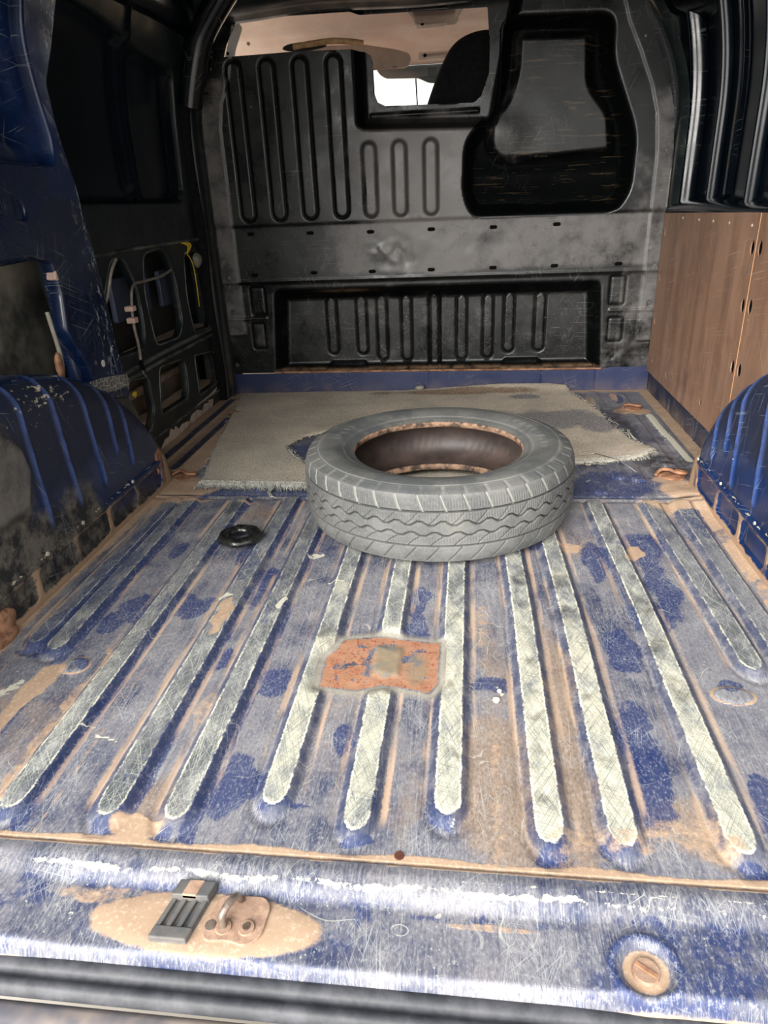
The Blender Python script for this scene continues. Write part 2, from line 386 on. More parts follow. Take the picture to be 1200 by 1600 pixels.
def mat_arch():
    t = NT('scuffed_blue_wheel_arch_paint')
    big = t.noise(4, 4, .6); mid = t.noise(14, 5, .65); fine = t.noise(150, 3, .7)
    c = t.mix(t.rng(big, .35, .7), S(12, 30, 62), S(20, 46, 92))
    d = t.attr('m_dust'); dm = t.rng(t.math('ADD', d, t.math('MULTIPLY', t.math('SUBTRACT', mid, .5), .9)), .35, .8)
    c = t.mix(t.math('MULTIPLY', dm, .8), c, S(34, 38, 52))
    gm = t.rng(t.math('ADD', t.attr('m_grime'), t.math('MULTIPLY', t.math('SUBTRACT', mid, .5), .8)), .4, .75)
    c = t.mix(gm, c, t.mix(t.rng(t.noise(20, 4, .7), .4, .65), S(38, 38, 38), S(104, 98, 88)))
    c = t.mix(t.mul(t.attr('m_pale'), t.rng(t.noise(12, 4, .7), .25, .6, .3, 1)), c, S(112, 108, 102))
    c = t.mix(t.mul(t.attr('m_ridge'), t.rng(t.noise(30, 4, .7), .25, .6, .35, 1)), c, S(72, 94, 152))
    sc = t.mx(t.scratch('x', .3, 7, 330, .69, 1.1), t.scratch('x', 1.2, 7, 330, .70, 5.1), t.scratch('z', .8, 7, 330, .70, 8.1))
    c = t.mix(t.mul(sc, t.rng(t.noise(9, 3, .6), .45, .65), .35), c, S(150, 158, 164))
    chipn = t.noise(1.0, 5, .75, t.mp(None, sc=(40, 40, 90)))
    chip = t.rng(t.math('ADD', chipn, t.math('MULTIPLY', t.attr('m_chip'), .22)), .70, .73)
    c = t.mix(t.math('MULTIPLY', chip, .85), c, S(196, 188, 158))
    sn = t.rng(t.math('ADD', t.attr('m_sand'), t.math('MULTIPLY', t.math('SUBTRACT', t.noise(40, 4, .7), .5), .9)), .4, .7)
    c = t.mix(t.math('MULTIPLY', sn, .9), c, S(170, 140, 112))
    t.set(Base_Color=c, Roughness=t.math('ADD', t.rng(dm, 0, 1, .26, .55), t.math('MULTIPLY', sn, .3), clamp=True))
    t.bump(t.math('ADD', t.math('MULTIPLY', fine, .2), t.math('MULTIPLY', mid, 1.2)), .25, .002)
    return t.m
M['arch'] = mat_arch()

def mat_board():
    t = NT('worn_brown_hardboard')
    a = t.noise(1.0, 4, .6, t.mp(None, sc=(1, 14, 2.2))); b = t.noise(26, 4, .7)
    c = t.mix(t.rng(a, .3, .7), S(126, 96, 78), S(158, 124, 102))
    c = t.mix(t.rng(b, .45, .7, 0, .45), c, S(160, 122, 92))
    st = t.noise(1.0, 3, .6, t.mp(None, sc=(1, 11, 2.4), loc=(0, 2.2, 1)))
    c = t.mix(t.rng(st, .60, .75, 0, .6), c, S(170, 142, 124))
    sc = t.mx(t.scratch('x', .2, 5, 330, .70, 1.1), t.scratch('x', 1.5, 4, 330, .70, 5.1), t.scratch('x', 2.3, 6, 330, .71, 9.1))
    c = t.mix(t.mul(sc, t.rng(t.noise(6, 3, .6), .4, .6), .5), c, S(198, 170, 142))
    c = t.mix(t.mul(t.rng(t.noise(55, 3, .7), .68, .71), .5), c, S(206, 178, 148))
    c = t.mix(t.mul(t.rng(t.noise(5, 3, .6, t.mp(None, loc=(5, 1, 7))), .6, .72), .35), c, S(84, 60, 44))
    t.set(Base_Color=c, Roughness=.52); t.bump(t.noise(200, 3, .6), .15, .0008)
    return t.m
M['board'] = mat_board()
M['boardedge'] = mat_simple('hardboard_edge', S(176, 130, 92), S(190, 146, 106), 40, .8)

def mat_carpet():
    t = NT('dusty_grey_carpet')
    a = t.noise(6, 5, .65); f = t.noise(420, 2, .7); g = t.noise(1.0, 3, .6, t.mp(None, sc=(160, 600, 100)))
    c = t.mix(t.rng(a, .35, .65), S(186, 176, 160), S(214, 200, 180))
    c = t.mix(t.rng(t.attr('m_blue'), .2, .8), c, S(124, 124, 130))
    c = t.mix(t.rng(t.attr('m_brown'), .2, .8), c, S(138, 112, 86))
    f2 = t.noise(190, 3, .75)
    c = t.mix(t.rng(f2, .48, .34, 0, .6), c, S(88, 82, 74))
    c = t.mix(t.rng(f, .5, .66, 0, .85), c, S(226, 216, 198))
    c = t.mix(t.rng(f, .46, .32, 0, .7), c, S(70, 66, 60))
    c = t.mix(t.rng(t.attr('m_edge'), .2, .9, 0, .75), c, S(178, 176, 164))
    t.set(Base_Color=c, Roughness=.95); t.b.inputs['Specular IOR Level'].default_value = .1
    t.bump(t.math('ADD', f, g), .8, .004)
    return t.m
M['carpet'] = mat_carpet()
M['fringe'] = mat_simple('frayed_carpet_threads', S(150, 150, 144), S(186, 184, 174), 60, .95, spec=.1)

def mat_tyre(name, c1, c2, dusty):
    t = NT(name)
    a = t.noise(9, 4, .6); f = t.noise(160, 3, .7)
    c = t.mix(t.rng(a, .35, .68), c1, c2)
    c = t.mix(t.rng(f, .45, .7, 0, .3), c, S(128, 127, 122))
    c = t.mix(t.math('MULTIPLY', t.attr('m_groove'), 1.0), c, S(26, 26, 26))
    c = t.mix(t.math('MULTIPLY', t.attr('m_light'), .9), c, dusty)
    c = t.mix(t.mul(t.attr('m_patch'), t.rng(t.noise(7, 3, .6, t.mp(None, loc=(2, 2, 2))), .5, .58), .6), c, S(72, 76, 78))
    c = t.mix(t.mul(t.rng(t.noise(11, 3, .6, t.mp(None, loc=(8, 2, 2))), .6, .7), .2), c, S(118, 114, 106))
    t.set(Base_Color=c, Roughness=.72); t.b.inputs['Specular IOR Level'].default_value = .35
    t.bump(f, .35, .0012)
    return t.m
M['tyre'] = mat_tyre('dusty_grey_tyre_rubber', S(82, 83, 82), S(104, 104, 101), S(142, 141, 134))
M['liner'] = mat_simple('brown_stained_inner_liner', S(60, 50, 46), S(84, 70, 64), 14, .5, bump=.2)
M['bead'] = mat_simple('rusty_tyre_bead', S(64, 52, 44), S(168, 134, 108), 40, .8, bump=.5, bsc=140)
M['rubber'] = mat_simple('glossy_black_rubber', S(14, 14, 14), S(38, 38, 36), 90, .28, bump=.6, bsc=120)
M['greyblock'] = mat_simple('grey_plastic', S(84, 84, 84), S(104, 100, 96), 30, .6)
M['dusty'] = mat_simple('dust_covered_steel', S(140, 112, 94), S(168, 138, 116), 60, .75, bump=.5, bsc=220)
M['steel'] = mat_simple('worn_hook_steel', S(104, 88, 76), S(150, 136, 124), 50, .38, .5)
M['rustlump'] = mat_simple('rusty_steel', S(110, 74, 52), S(166, 122, 92), 40, .85, bump=.6, bsc=90)
M['drain'] = mat_simple('rusty_dark_hole', S(66, 34, 22), S(92, 48, 30), 60, .9)
M['hole'] = mat_simple('dark_void', S(6, 7, 7), S(12, 12, 12), 10, .9, spec=.1)
M['seal'] = mat_simple('grey_black_weather_seal', S(40, 42, 46), S(70, 70, 74), 22, .55, bump=.3)
M['bumper'] = mat_simple('dusty_grey_bumper_plastic', S(104, 104, 112), S(178, 160, 146), 7, .62, bump=.2)
M['headliner'] = mat_simple('pinkish_beige_headliner', S(236, 206, 188), S(246, 222, 206), 6, .9, bump=.3, bsc=260)
M['headdark'] = mat_simple('grey_beige_console_plastic', S(120, 104, 94), S(140, 122, 110), 8, .7)
M['visor'] = mat_simple('grey_beige_visor_vinyl', S(158, 138, 124), S(176, 154, 138), 10, .7)
M['handle'] = mat_simple('cream_handle_plastic', S(206, 184, 168), S(222, 202, 186), 10, .5)
M['seatf'] = mat_simple('black_seat_fabric', S(10, 10, 11), S(20, 20, 22), 60, .9, spec=.2)
M['tanwood'] = mat_simple('tan_trim_strip', S(150, 112, 72), S(190, 152, 108), 30, .7)
M['char'] = mat_simple('dark_torn_lining', S(26, 22, 20), S(50, 42, 36), 20, .9)
M['whitep'] = mat_simple('off_white_pillar_trim', S(196, 192, 184), S(214, 208, 200), 12, .6)
M['mirror'] = mat_simple('grey_mirror_glass', S(150, 158, 160), S(160, 168, 170), 5, .12, .6, bump=0)
M['mirrorb'] = mat_simple('dark_grey_mirror_mount', S(60, 68, 70), S(80, 88, 90), 5, .5)
M['ground'] = mat_simple('pale_concrete_ground', S(176, 168, 156), S(196, 188, 178), 1.5, .9)
M['outwall'] = mat_simple('white_yard_wall', S(228, 228, 226), S(240, 238, 236), 2, .9)
M['outtan'] = mat_simple('tan_yard_wall', S(176, 150, 120), S(190, 166, 138), 3, .9)
M['cable'] = mat_simple('pale_grey_cable_sheath', S(120, 112, 104), S(150, 140, 130), 30, .5)
M['yellow'] = mat_simple('yellow_insulation', S(176, 150, 30), S(206, 176, 50), 20, .5)
M['pinkclip'] = mat_simple('pale_pink_plastic', S(190, 160, 146), S(206, 178, 164), 20, .6)
M['skin'] = mat_paint('dusty_dark_outer_skin', S(56, 56, 54), S(98, 92, 84), (.4, .6), .3, 'x', dust=.8, dustc=S(150, 132, 112), dz=(.05, .38))
M['skingrey'] = mat_simple('grey_inner_skin', S(62, 64, 62), S(160, 152, 138), 3.5, .5)
M['navyskin'] = mat_simple('deep_blue_inner_steel', S(50, 60, 82), S(72, 80, 98), 10, .45)
M['ledge'] = mat_simple('sandy_ledge_dirt', S(132, 112, 96), S(168, 146, 126), 20, .9, bump=.5)
M['pillarpaint'] = mat_simple('shaded_navy_pillar_paint', S(8, 14, 20), S(14, 22, 30), 6, .22, bump=.08, bsc=12, bd=.004, spec=.22)
M['rim'] = mat_simple('lit_rim_grey', S(34, 42, 42), S(104, 108, 104), 16, .4, bump=.2)  # door rims and ridges coloured paler, as if catching light
M['cream'] = mat_simple('peeled_cream_primer', S(176, 162, 146), S(204, 190, 172), 30, .8)
M['tape'] = NT('crazed_grey_tape')
_t = M['tape']; _e = _t.voro(75, feat='DISTANCE_TO_EDGE'); _t.set(Base_Color=_t.mix(_t.rng(_e, .03, .07), S(190, 190, 180), _t.mix(_t.noise(20), S(70, 74, 78), S(118, 112, 102))), Roughness=.5); M['tape'] = _t.m
M['screw'] = mat_simple('dull_bolt_steel', S(70, 72, 72), S(130, 130, 126), 30, .35, .7)
g = NT('windscreen_glass'); g.t.nodes.remove(g.b); gl = g.n('ShaderNodeBsdfTransparent'); gs = g.n('ShaderNodeBsdfGlossy'); gs.inputs['Roughness'].default_value = .02
gm_ = g.n('ShaderNodeMixShader'); gm_.inputs[0].default_value = .06; g.l(gl.outputs[0], gm_.inputs[1]); g.l(gs.outputs[0], gm_.inputs[2]); g.l(gm_.outputs[0], g.out.inputs[0]); gl.inputs[0].default_value = (.97, .99, .99, 1)
M['glass'] = g.m

# ================================================================== STRUCTURE: floor
RIBS = [-.82, -.77, -.627, -.483, -.387, -.260, -.141, -.022, .109, .200, .342, .482, .545]
TONE = [.02, .22, .34, .30, .36, .78, .80, .92, .92, .95, .84, .34, .15]
RY0 = [1.04, 1.02, .660, .660, .660, .695, .662, .695, .662, .665, .665, 1.035, 1.01]

def floor_rear():
    xs = np.arange(-1.0, .74, .003); ys = np.concatenate([np.arange(.598, 1.2, .004), np.arange(1.2, 1.742, .006)])
    X, Y = np.meshgrid(xs, ys, indexing='ij')
    rd = np.full(X.shape, 1.0); rt = np.zeros(X.shape); ft = np.zeros(X.shape)
    Xw = X+.004*(vnoise(X, Y, 3, 4)-.5)
    for i, (cx, tn, y0) in enumerate(zip(RIBS, TONE, RY0)):
        if cx in (-.82, .545): y0 += .0
        xc = cx-.012*sstep(1.1, 1.7, Y) if cx in (.109, .2, .342, .482) else cx
        d = np.hypot(X-xc, np.where(Y < y0, (Y-y0)*.62, np.where(Y > 1.70, Y-1.70, 0)))
        m = d < rd; rd = np.where(m, d, rd)
        rt = np.where(m, tn*(1-.55*sstep(.85, 1.45, Y)), rt)
        f = vnoise(np.full(X.shape, i*3.1)+np.sign(X-cx)*.8, Y, 1.6, 9)
        ft = np.where(m, (.25+1.2*f)*sstep(y0-.022, y0+.012, Y), ft)
    Z = .009*(1-sstep(.017, .030, rd))+.0012*(vnoise(X, Y, 6, 2)-.5)
    Z += -.002*sstep(.028, .031, rd)*(1-sstep(.034, .04, rd))
    A = {k: np.zeros(X.shape) for k in ('m_blue', 'm_sand', 'm_rust', 'm_tan', 'm_pit', 'm_dark', 'm_cream', 'm_film')}
    Xq, Yq = X+.045*(vnoise(X, Y, 16, 21)-.5), Y+.09*(vnoise(X, Y, 11, 22)-.5)
    def blob(k, x, y, rx, ry, s=1.0, soft=.35, ang=0):
        c, sn = math.cos(ang), math.sin(ang); u, v = Xq-x, Yq-y; u, v = c*u+sn*v, -sn*u+c*v
        A[k] = np.maximum(A[k], s*(1-sstep(1-soft, 1+soft, np.hypot(u/rx, v/ry))))
    for b in [(-.555, 1.163, .055, .030), (-.696, 1.392, .03, .035), (-.433, 1.0, .028, .032), (-.325, .935, .036, .045), (-.18, .81, .013, .035),
              (.048, .94, .035, .03), (.40, 1.28, .03, .12), (.35, 1.17, .045, .05), (.40, 1.45, .05, .08), (.552, 1.6, .03, .12), (-.655, 1.155, .055, .05), (-.70, 1.10, .03, .05),
              (-.44, 1.25, .03, .09), (-.39, 1.14, .02, .04), (.255, .78, .03, .14), (.28, 1.06, .03, .06), (-.33, .70, .05, .06), (.15, 1.5, .03, .07), (.28, 1.4, .03, .1),
              (-.47, .68, .02, .05), (-.24, .66, .03, .012), (.41, .72, .03, .05), (-.09, 1.05, .03, .1), (-.1, 1.2, .02, .07), (-.50, 1.35, .03, .1), (-.80, 1.3, .03, .35)]:
        blob('m_blue', *b)
    for cx, y0 in zip(RIBS, RY0): blob('m_blue', cx, y0-.040, .022, .014, .85)
    # right-hand flanks of the left ribs: their shaded side painted bluer
    for cx in (-.627, -.483, -.387, -.77):
        A['m_blue'] = np.maximum(A['m_blue'], (.9*(1-sstep(.010, .016, np.abs(X-cx-.026))))*(vnoise(X, Y, 2.5, 5) > .38))
    for b in [(.05, .74, .055, .16, 1.0, .5), (.155, .85, .030, .30, .9, .5), (.05, 1.0, .03, .12, .6, .6), (.29, .68, .06, .06, .8, .6), (-.43, .66, .07, .06, .7, .6), (-.08, .70, .03, .12, .45, .6), (.24, 1.5, .08, .1, .5, .6), (-.2, .85, .03, .15, .4, .6), (-.68, .80, .05, .12, .5, .6), (-.55, 1.6, .05, .1, .6, .6)]: blob('m_film', *b)
    # dimple rings
    for (x, y, rx, ry) in ((-.704, .957, .024, .022), (.428, .945, .030, .020)):
        q = np.hypot((X-x)/rx, (Y-y)/ry); Z += .003*(1-sstep(.8, 1.15, q)); A['m_sand'] = np.maximum(A['m_sand'], .9*np.exp(-((q-1.1)/.13)**2)); blob('m_blue', x, y, rx*.8, ry*.8)
    # dirt along the sides, gutters and corners
    el = -.862+.006*np.sin(Y*9); er = .578
    A['m_sand'] = np.maximum(A['m_sand'], .95*(1-sstep(el-.03, el+.016, X)))
    A['m_sand'] = np.maximum(A['m_sand'], (.95-.4*(vnoise(X, Y, 14, 8) > .6))*sstep(er-.006, er+.010, X))
    A['m_sand'] = np.maximum(A['m_sand'], .9*(1-sstep(.600, .612, Y+.003*np.sin(X*30))))
    A['m_sand'] = np.maximum(A['m_sand'], .50*(1-sstep(.0, .03, np.abs(X-.045)))*(1-sstep(.8, 1.02, Y)))
    A['m_sand'] = np.maximum(A['m_sand'], .42*(1-sstep(.0, .022, np.abs(X-.155)))*(1-sstep(.85, 1.2, Y)))
    for b in [(.57, 1.71, .12, .05), (-.86, 1.70, .14, .05), (-.43, .63, .05, .022), (.29, .66, .06, .035, .55), (.388, 1.432, .022, .03), (.37, 1.40, .015, .012), (-.48, 1.127, .013, .05),
              (-.74, .86, .02, .10), (-.80, .80, .08, .12, .5), (.235, 1.47, .03, .03, .7), (-.425, .87, .02, .05, .55), (-.60, 1.67, .03, .01), (.03, 1.12, .03, .06, .5), (.19, .63, .1, .02, .5), (-.66, .78, .012, .3, .6)]:
        blob('m_sand', *b)
    lf = (.5*np.exp(-((X+.835)/.010)**2)+.4*np.exp(-((X+.698)/.006)**2)+.5*np.exp(-((X+.57)/.006)**2))*(vnoise(X, Y, 3, 12) > .4)
    A['m_sand'] = np.maximum(A['m_sand'], lf)
    Z += .010*np.exp(-((X-.60)/.05)**2-((Y-1.72)/.05)**2)+.004*sstep(er, er+.05, X)+.004*(1-sstep(el-.05, el, X))
    # rust pit between the ribs
    pit = [(-.245, .925), (-.18, .917), (-.14, .935), (-.09, .925), (-.06, .92), (-.045, .945), (-.048, 1.06), (-.10, 1.065), (-.16, 1.075), (-.225, 1.06), (-.25, 1.0)]
    sp = sd_poly(X, Y, pit)+.006*(vnoise(X, Y, 50, 3)-.5)
    A['m_rust'] = (.50+.30*(vnoise(X, Y, 30, 14)-.35)*1.8)*(1-sstep(-.004, .002, sp))+.35*np.exp(-((sp+.008)/.007)**2)
    A['m_tan'] = .8*(1-sstep(.0, .026, sp))*sstep(-.001, .004, sp)
    pitin = np.maximum(np.abs(X+.137)/.026, np.abs(Y-1.0)/.045)+.35*(vnoise(X, Y, 40, 23)-.5)
    A['m_pit'] = .8*(1-sstep(.75, 1.15, pitin)); A['m_pit'] = np.maximum(A['m_pit'], .6*(1-sstep(.7, 1.1, np.hypot((X+.085)/.022, (Y-.985)/.05)))); A['m_dark'] = np.maximum(A['m_dark'], .5*(1-sstep(.7, 1.1, np.hypot((X+.195)/.02, (Y-.98)/.03))))
    inn = 1-sstep(.0, .03, sp); Z = Z*(1-inn)+(.001+.0018*(vnoise(X, Y, 60, 6)-.5)+.004*(1-sstep(.7, 1.1, pitin)))*inn
    rd = np.where(sp < .010, 1.0, rd)
    # dark burns on the right rib, spot weld dimples on the centre right ribs
    for (x, y) in ((.337, 1.085), (.343, .955), (.335, 1.2), (.19, 1.30), (.115, 1.3), (.19, 1.16), (-.26, 1.06), (-.4, 1.5), (-.62, 1.62)): blob('m_dark', x, y, .017, .035, .6, .5)
    for y in (.72, .79, .86, .93, 1.02, 1.12, 1.2, 1.28):
        for cx in (.109, .2, -.022):
            if cx == -.022 and y not in (.79, .93, 1.12, 1.2): continue
            if cx == .2 and y in (.72, .86, 1.02): continue
            yy = y+RNG.uniform(-.01, .01); blob('m_dark', cx, yy, .008, .013, .45, .5); Z -= .0018*np.exp(-(((X-cx)/.008)**2+((Y-yy)/.010)**2))
    for b in [(-.28, 1.26, .02, .004), (.05, .907, .004, .005), (.046, .93, .003, .003), (-.5, 1.19, .018, .008), (-.38, 1.17, .01, .008), (-.60, .78, .02, .003, .9), (-.56, .775, .02, .003, .9), (-.35, 1.4, .02, .02, .6), (-.78, .88, .02, .02, .6)]:
        blob('m_cream', *b)
    # front fold line and seam at the step
    Z += -.004*np.exp(-((Y-1.725)/.006)**2); A['m_dark'] = np.maximum(A['m_dark'], .7*np.exp(-((Y-1.722)/.005)**2))
    A['m_cream'] = np.maximum(A['m_cream'], .52*np.exp(-((Y-1.735)/.004)**2)*(X > -.7))
    P = np.stack([X, Y, Z], -1)
    foot = ft*(rd < .5)
    edgeX = (X > -.96)
    return grid_mesh('floor', P, None, dict(rd=rd, rt=rt, m_foot=np.clip(foot, 0, 1), **A), M['floor'])
floor = floor_rear(); tag(floor, kind='structure')

def floor_front():
    xs = np.arange(-1.12, .76, .005); ys = np.arange(1.742, 2.90, .005)
    X, Y = np.meshgrid(xs, ys, indexing='ij')
    A = {k: np.zeros(X.shape) for k in ('m_blue', 'm_sand', 'm_rust', 'm_tan', 'm_pit', 'm_dark', 'm_cream', 'm_foot', 'm_film')}
    rd = np.full(X.shape, 1.0); Z = np.zeros(X.shape)
    segs = [(.36, 1.79, 1.95), (.43, 1.9, 2.4), (.48, 1.88, 2.2), (.42, 2.62, 2.80), (.50, 2.60, 2.82), (.585, 2.0, 2.50), (.655, 2.0, 2.50), (.60, 2.64, 2.80), (-.915, 1.95, 2.48), (-.985, 1.95, 2.75), (-.85, 2.2, 2.7), (.2, 1.8, 2.7), (0, 1.8, 2.7), (-.2, 1.8, 2.7), (-.4, 1.8, 2.7), (-.6, 1.8, 2.7)]
    for (x, a, b) in segs:
        d = sd_seg(X, Y, (x, a), (x, b), 0); Z += .006*(1-sstep(.013, .024, d))
        A['m_cream'] = np.maximum(A['m_cream'], (.42 if x > .3 else .25)*np.exp(-((d-.020)/.005)**2))
    d = sd_seg(X, Y, (.655, 2.02), (.645, 2.5), 0); A['m_cream'] = np.maximum(A['m_cream'], 1.0*(1-sstep(.008, .013, d)))
    for x in (-.915, -.985):
        d = sd_seg(X, Y, (x, 1.95), (x, 2.48 if x > -.95 else 2.75), 0); A['m_blue'] = np.maximum(A['m_blue'], 1-sstep(.012, .016, d)); A['m_dark'] = np.maximum(A['m_dark'], .75*(1-sstep(.012, .016, d)))
    A['m_sand'] = .92*(1-sstep(-.86, -.80, X))*(1-(A['m_blue'] > .4))
    A['m_sand'] = np.maximum(A['m_sand'], .9*sstep(.672, .69, X)); A['m_sand'] = np.maximum(A['m_sand'], .8*sstep(2.82, 2.85, Y)*(X > .35))
    def blob(k, x, y, rx, ry, s=1.0, soft=.35):
        A[k] = np.maximum(A[k], s*(1-sstep(1-soft, 1+soft, np.hypot((X-x)/rx, (Y-y)/ry))))
    for b in [(.60, 2.56, .07, .045), (.59, 1.80, .07, .08), (.57, 2.76, .012, .06), (.47, 2.70, .02, .1, .6), (.56, 1.88, .05, .03, .7), (-.84, 1.80, .12, .08)]: blob('m_sand', *b)
    for b in [(.52, 2.30, .05, .3), (.58, 2.0, .07, .1), (.50, 2.5, .07, .12, .8), (.36, 2.76, .1, .08, .6)]: blob('m_dark', *b, soft=.5)
    for b in [(.40, 1.84, .12, .1), (.3, 1.8, .2, .06), (-.55, 1.78, .3, .04), (.58, 2.72, .02, .06), (-.53, 2.08, .1, .12)]: blob('m_blue', *b)
    A['m_cream'] = np.maximum(A['m_cream'], .5*np.exp(-((Y-1.757)/.004)**2)*(X > .2)); A['m_dark'] = np.maximum(A['m_dark'], .8*np.exp(-((Y-1.747)/.005)**2))
    Z += .010*np.exp(-((X-.60)/.06)**2-((Y-1.77)/.05)**2)+.002*(vnoise(X, Y, 9, 2)-.5)+.003*A['m_sand']*(vnoise(X, Y, 30, 5))
    Z += -.003*np.exp(-((Y-1.748)/.006)**2)
    P = np.stack([X, Y, Z], -1)
    return grid_mesh('front_panel', P, None, dict(rd=rd, rt=rd*0, **A), M['floor'], floor)
floor_front()

def floor_sill():
    xs = np.arange(-1.02, .92, .004); ys = np.arange(.452, .601, .002)
    X, Y = np.meshgrid(xs, ys, indexing='ij')
    A = {k: np.zeros(X.shape) for k in ('m_blue', 'm_sand', 'm_rust', 'm_tan', 'm_pit', 'm_dark', 'm_cream', 'm_foot', 'm_film')}
    rd = np.full(X.shape, 1.0)
    rec = sstep(-.56, -.44, X)*(1-sstep(.10, .20, X))
    eY = .556+.02*(1-sstep(.08, .2, -X+.28))*0
    Z = .0035*np.exp(-((Y-.575)/.014)**2)
    Z += -.003*np.exp(-((Y-.596)/.003)**2)
    drop = 1-sstep(.540, .562, Y)
    Z += -drop*(.004+.007*rec)
    Z += -.028*(1-sstep(.452, .472, Y))**1.5
    Z += .0012*(vnoise(X, Y, 20, 3)-.5)
    A['m_blue'] = .92*(vnoise(X, Y, 7, 31)*(1-sstep(.545, .56, Y)))+.25*(Y > .565)
    # drain plug dimple
    q = np.hypot((X-.194)/.028, (Y-.493)/.028); Z += -.007*(1-sstep(.75, 1.15, q))+.003*np.exp(-((q-1.25)/.2)**2)
    A['m_sand'] = np.maximum(A['m_sand'], .95*(1-sstep(.7, 1.0, q)))
    A['m_blue'] = np.maximum(A['m_blue'], .9*np.exp(-((q-1.25)/.25)**2))
    # sand heaped in the latch recess
    s = np.hypot((X+.30)/.155, (Y-.505)/.042); A['m_sand'] = np.maximum(A['m_sand'], .95*(1-sstep(.75, 1.1, s)))
    A['m_sand'] = np.maximum(A['m_sand'], .55*(1-sstep(.5, 1.1, np.hypot((X+.42)/.12, (Y-.53)/.018))))
    A['m_sand'] = np.maximum(A['m_sand'], .55*(1-sstep(.6, 1.1, np.hypot((X-.03)/.07, (Y-.528)/.006))))
    Z += .003*(1-sstep(.6, 1.1, s))
    A['m_sand'] = np.maximum(A['m_sand'], .95*np.exp(-((Y-.592)/.0035)**2)*(.55+.45*(vnoise(X, Y, 18, 5) > .42)))
    A['m_sand'] = np.maximum(A['m_sand'], .9*np.exp(-((Y-.598)/.003)**2))
    A['m_dark'] = np.maximum(A['m_dark'], .7*np.exp(-((Y-.5955)/.0015)**2))
    A['m_cream'] = np.maximum(A['m_cream'], .30*(vnoise(X, Y, 9, 33) > .5))
    # bright rubbed edge
    A['m_cream'] = np.maximum(A['m_cream'], (.60+.2*rec)*np.exp(-((Y-.561+.002*np.sin(X*40))/.007)**2)*(.45+.7*vnoise(X, Y, 16, 7)))
    A['m_cream'] = np.maximum(A['m_cream'], .50*np.exp(-((Y-.574)/.003)**2)*(X > .0))
    A['m_cream'] = np.maximum(A['m_cream'], .34*np.exp(-((Y-.466)/.006)**2))
    A['m_cream'] = np.maximum(A['m_cream'], .36*(1-sstep(.4, 1.4, np.hypot((X+.50)/.14, (Y-.51)/.04))))
    A['m_sand'] = np.maximum(A['m_sand'], .8*(1-sstep(.456, .462, Y)))
    A['m_blue'] = np.maximum(A['m_blue'], .55*np.exp(-((Y-.535)/.008)**2)*sstep(-.15, -.05, X)*(1-sstep(.12, .2, X)))
    P = np.stack([X, Y, Z], -1)
    return grid_mesh('rear_sill', P, None, dict(rd=rd, rt=rd*0, **A), M['floor'], floor)
floor_sill()
# weather seal strip and bumper step
def strip(name, prof, x0, x1, mat, parent=None, n=60, wob=0.0):
    xs = np.linspace(x0, x1, n); p = np.array(prof)
    P = np.zeros((n, len(p), 3)); P[:, :, 0] = xs[:, None]; P[:, :, 1] = p[None, :, 0]+wob*np.sin(xs*7)[:, None]; P[:, :, 2] = p[None, :, 1]
    return grid_mesh(name, P, None, None, mat, parent)
strip('weather_seal', [(.465, -.034), (.462, -.026), (.455, -.024), (.448, -.028), (.444, -.034), (.440, -.030), (.434, -.028), (.428, -.032), (.425, -.042)], -1.02, .92, M['seal'], floor)
bumper = strip('rear_bumper', [(.428, -.060), (.424, -.046), (.415, -.040), (.400, -.039), (.37, -.042), (.30, -.05), (.22, -.07), (.20, -.1), (.20, -.25)], -1.02, .92, M['bumper'])
tag(bumper, 'dusty grey plastic bumper top below the rear floor edge', 'bumper')
# drain hole and weld stud
def disc(name, c, r, mat, parent, n=20, up=(0, 0, 1), depth=.004, sy=1.0, dome=0.0):
    bm = bmesh.new(); bmesh.ops.create_cone(bm, cap_ends=True, segments=n, radius1=r, radius2=r*.9, depth=depth)
    rot = Vector((0, 0, 1)).rotation_difference(Vector(up)).to_matrix()
    for v in bm.verts: v.co = rot @ Vector((v.co.x, v.co.y*sy, v.co.z)) + Vector(c)
    return bm_obj(name, bm, mat, parent)
disc('drain_hole', (-.080, .606, .0010), .0065, M['drain'], floor, depth=.002)
disc('small_hole', (.118, .640, .0045), .0022, M['hole'], floor, depth=.004)

# ================================================================== STRUCTURE: front bulkhead
YP = 2.875
OPEN = [(-.90, 1.38), (-.855, 1.345), (-.823, 1.345), (-.895, 1.239), (-.86, 1.24), (-.376, 1.238), (-.356, 1.208), (-.352, 1.10), (-.342, 1.075), (-.314, 1.062), (.008, 1.056), (.035, 1.075), (.062, 1.146), (.063, 1.222), (.052, 1.338)]
OPEN = [(-.823, 1.350), (-.895, 1.239), (-.641, 1.241), (-.385, 1.235), (-.362, 1.222), (-.354, 1.20), (-.352, 1.10), (-.342, 1.075), (-.314, 1.062), (.008, 1.056), (.035, 1.075), (.062, 1.146), (.063, 1.222), (.052, 1.340)]
SEATO = rpoly([(.085, 1.08), (.06, 1.02), (-.03, .94), (-.036, .75), (.0, .668), (.54, .664), (.59, .74), (.592, .93), (.52, 1.09), (.49, 1.16), (.485, 1.30), (.10, 1.31)], .06)
PILL = rpoly([(.147, 1.262), (.412, 1.252), (.425, 1.09), (.50, 1.0), (.52, .862), (.30, .852), (.10, .850), (.056, .90), (.055, .985), (.125, 1.07), (.145, 1.15)], .03)
OUT = [(-1.003, .088), (-1.003, 1.02), (-.985, 1.12), (-.945, 1.20), (-.90, 1.40), (.535, 1.40), (.575, 1.285), (.62, 1.20), (.672, 1.09), (.70, 1.0), (.716, .86), (.716, .088)]
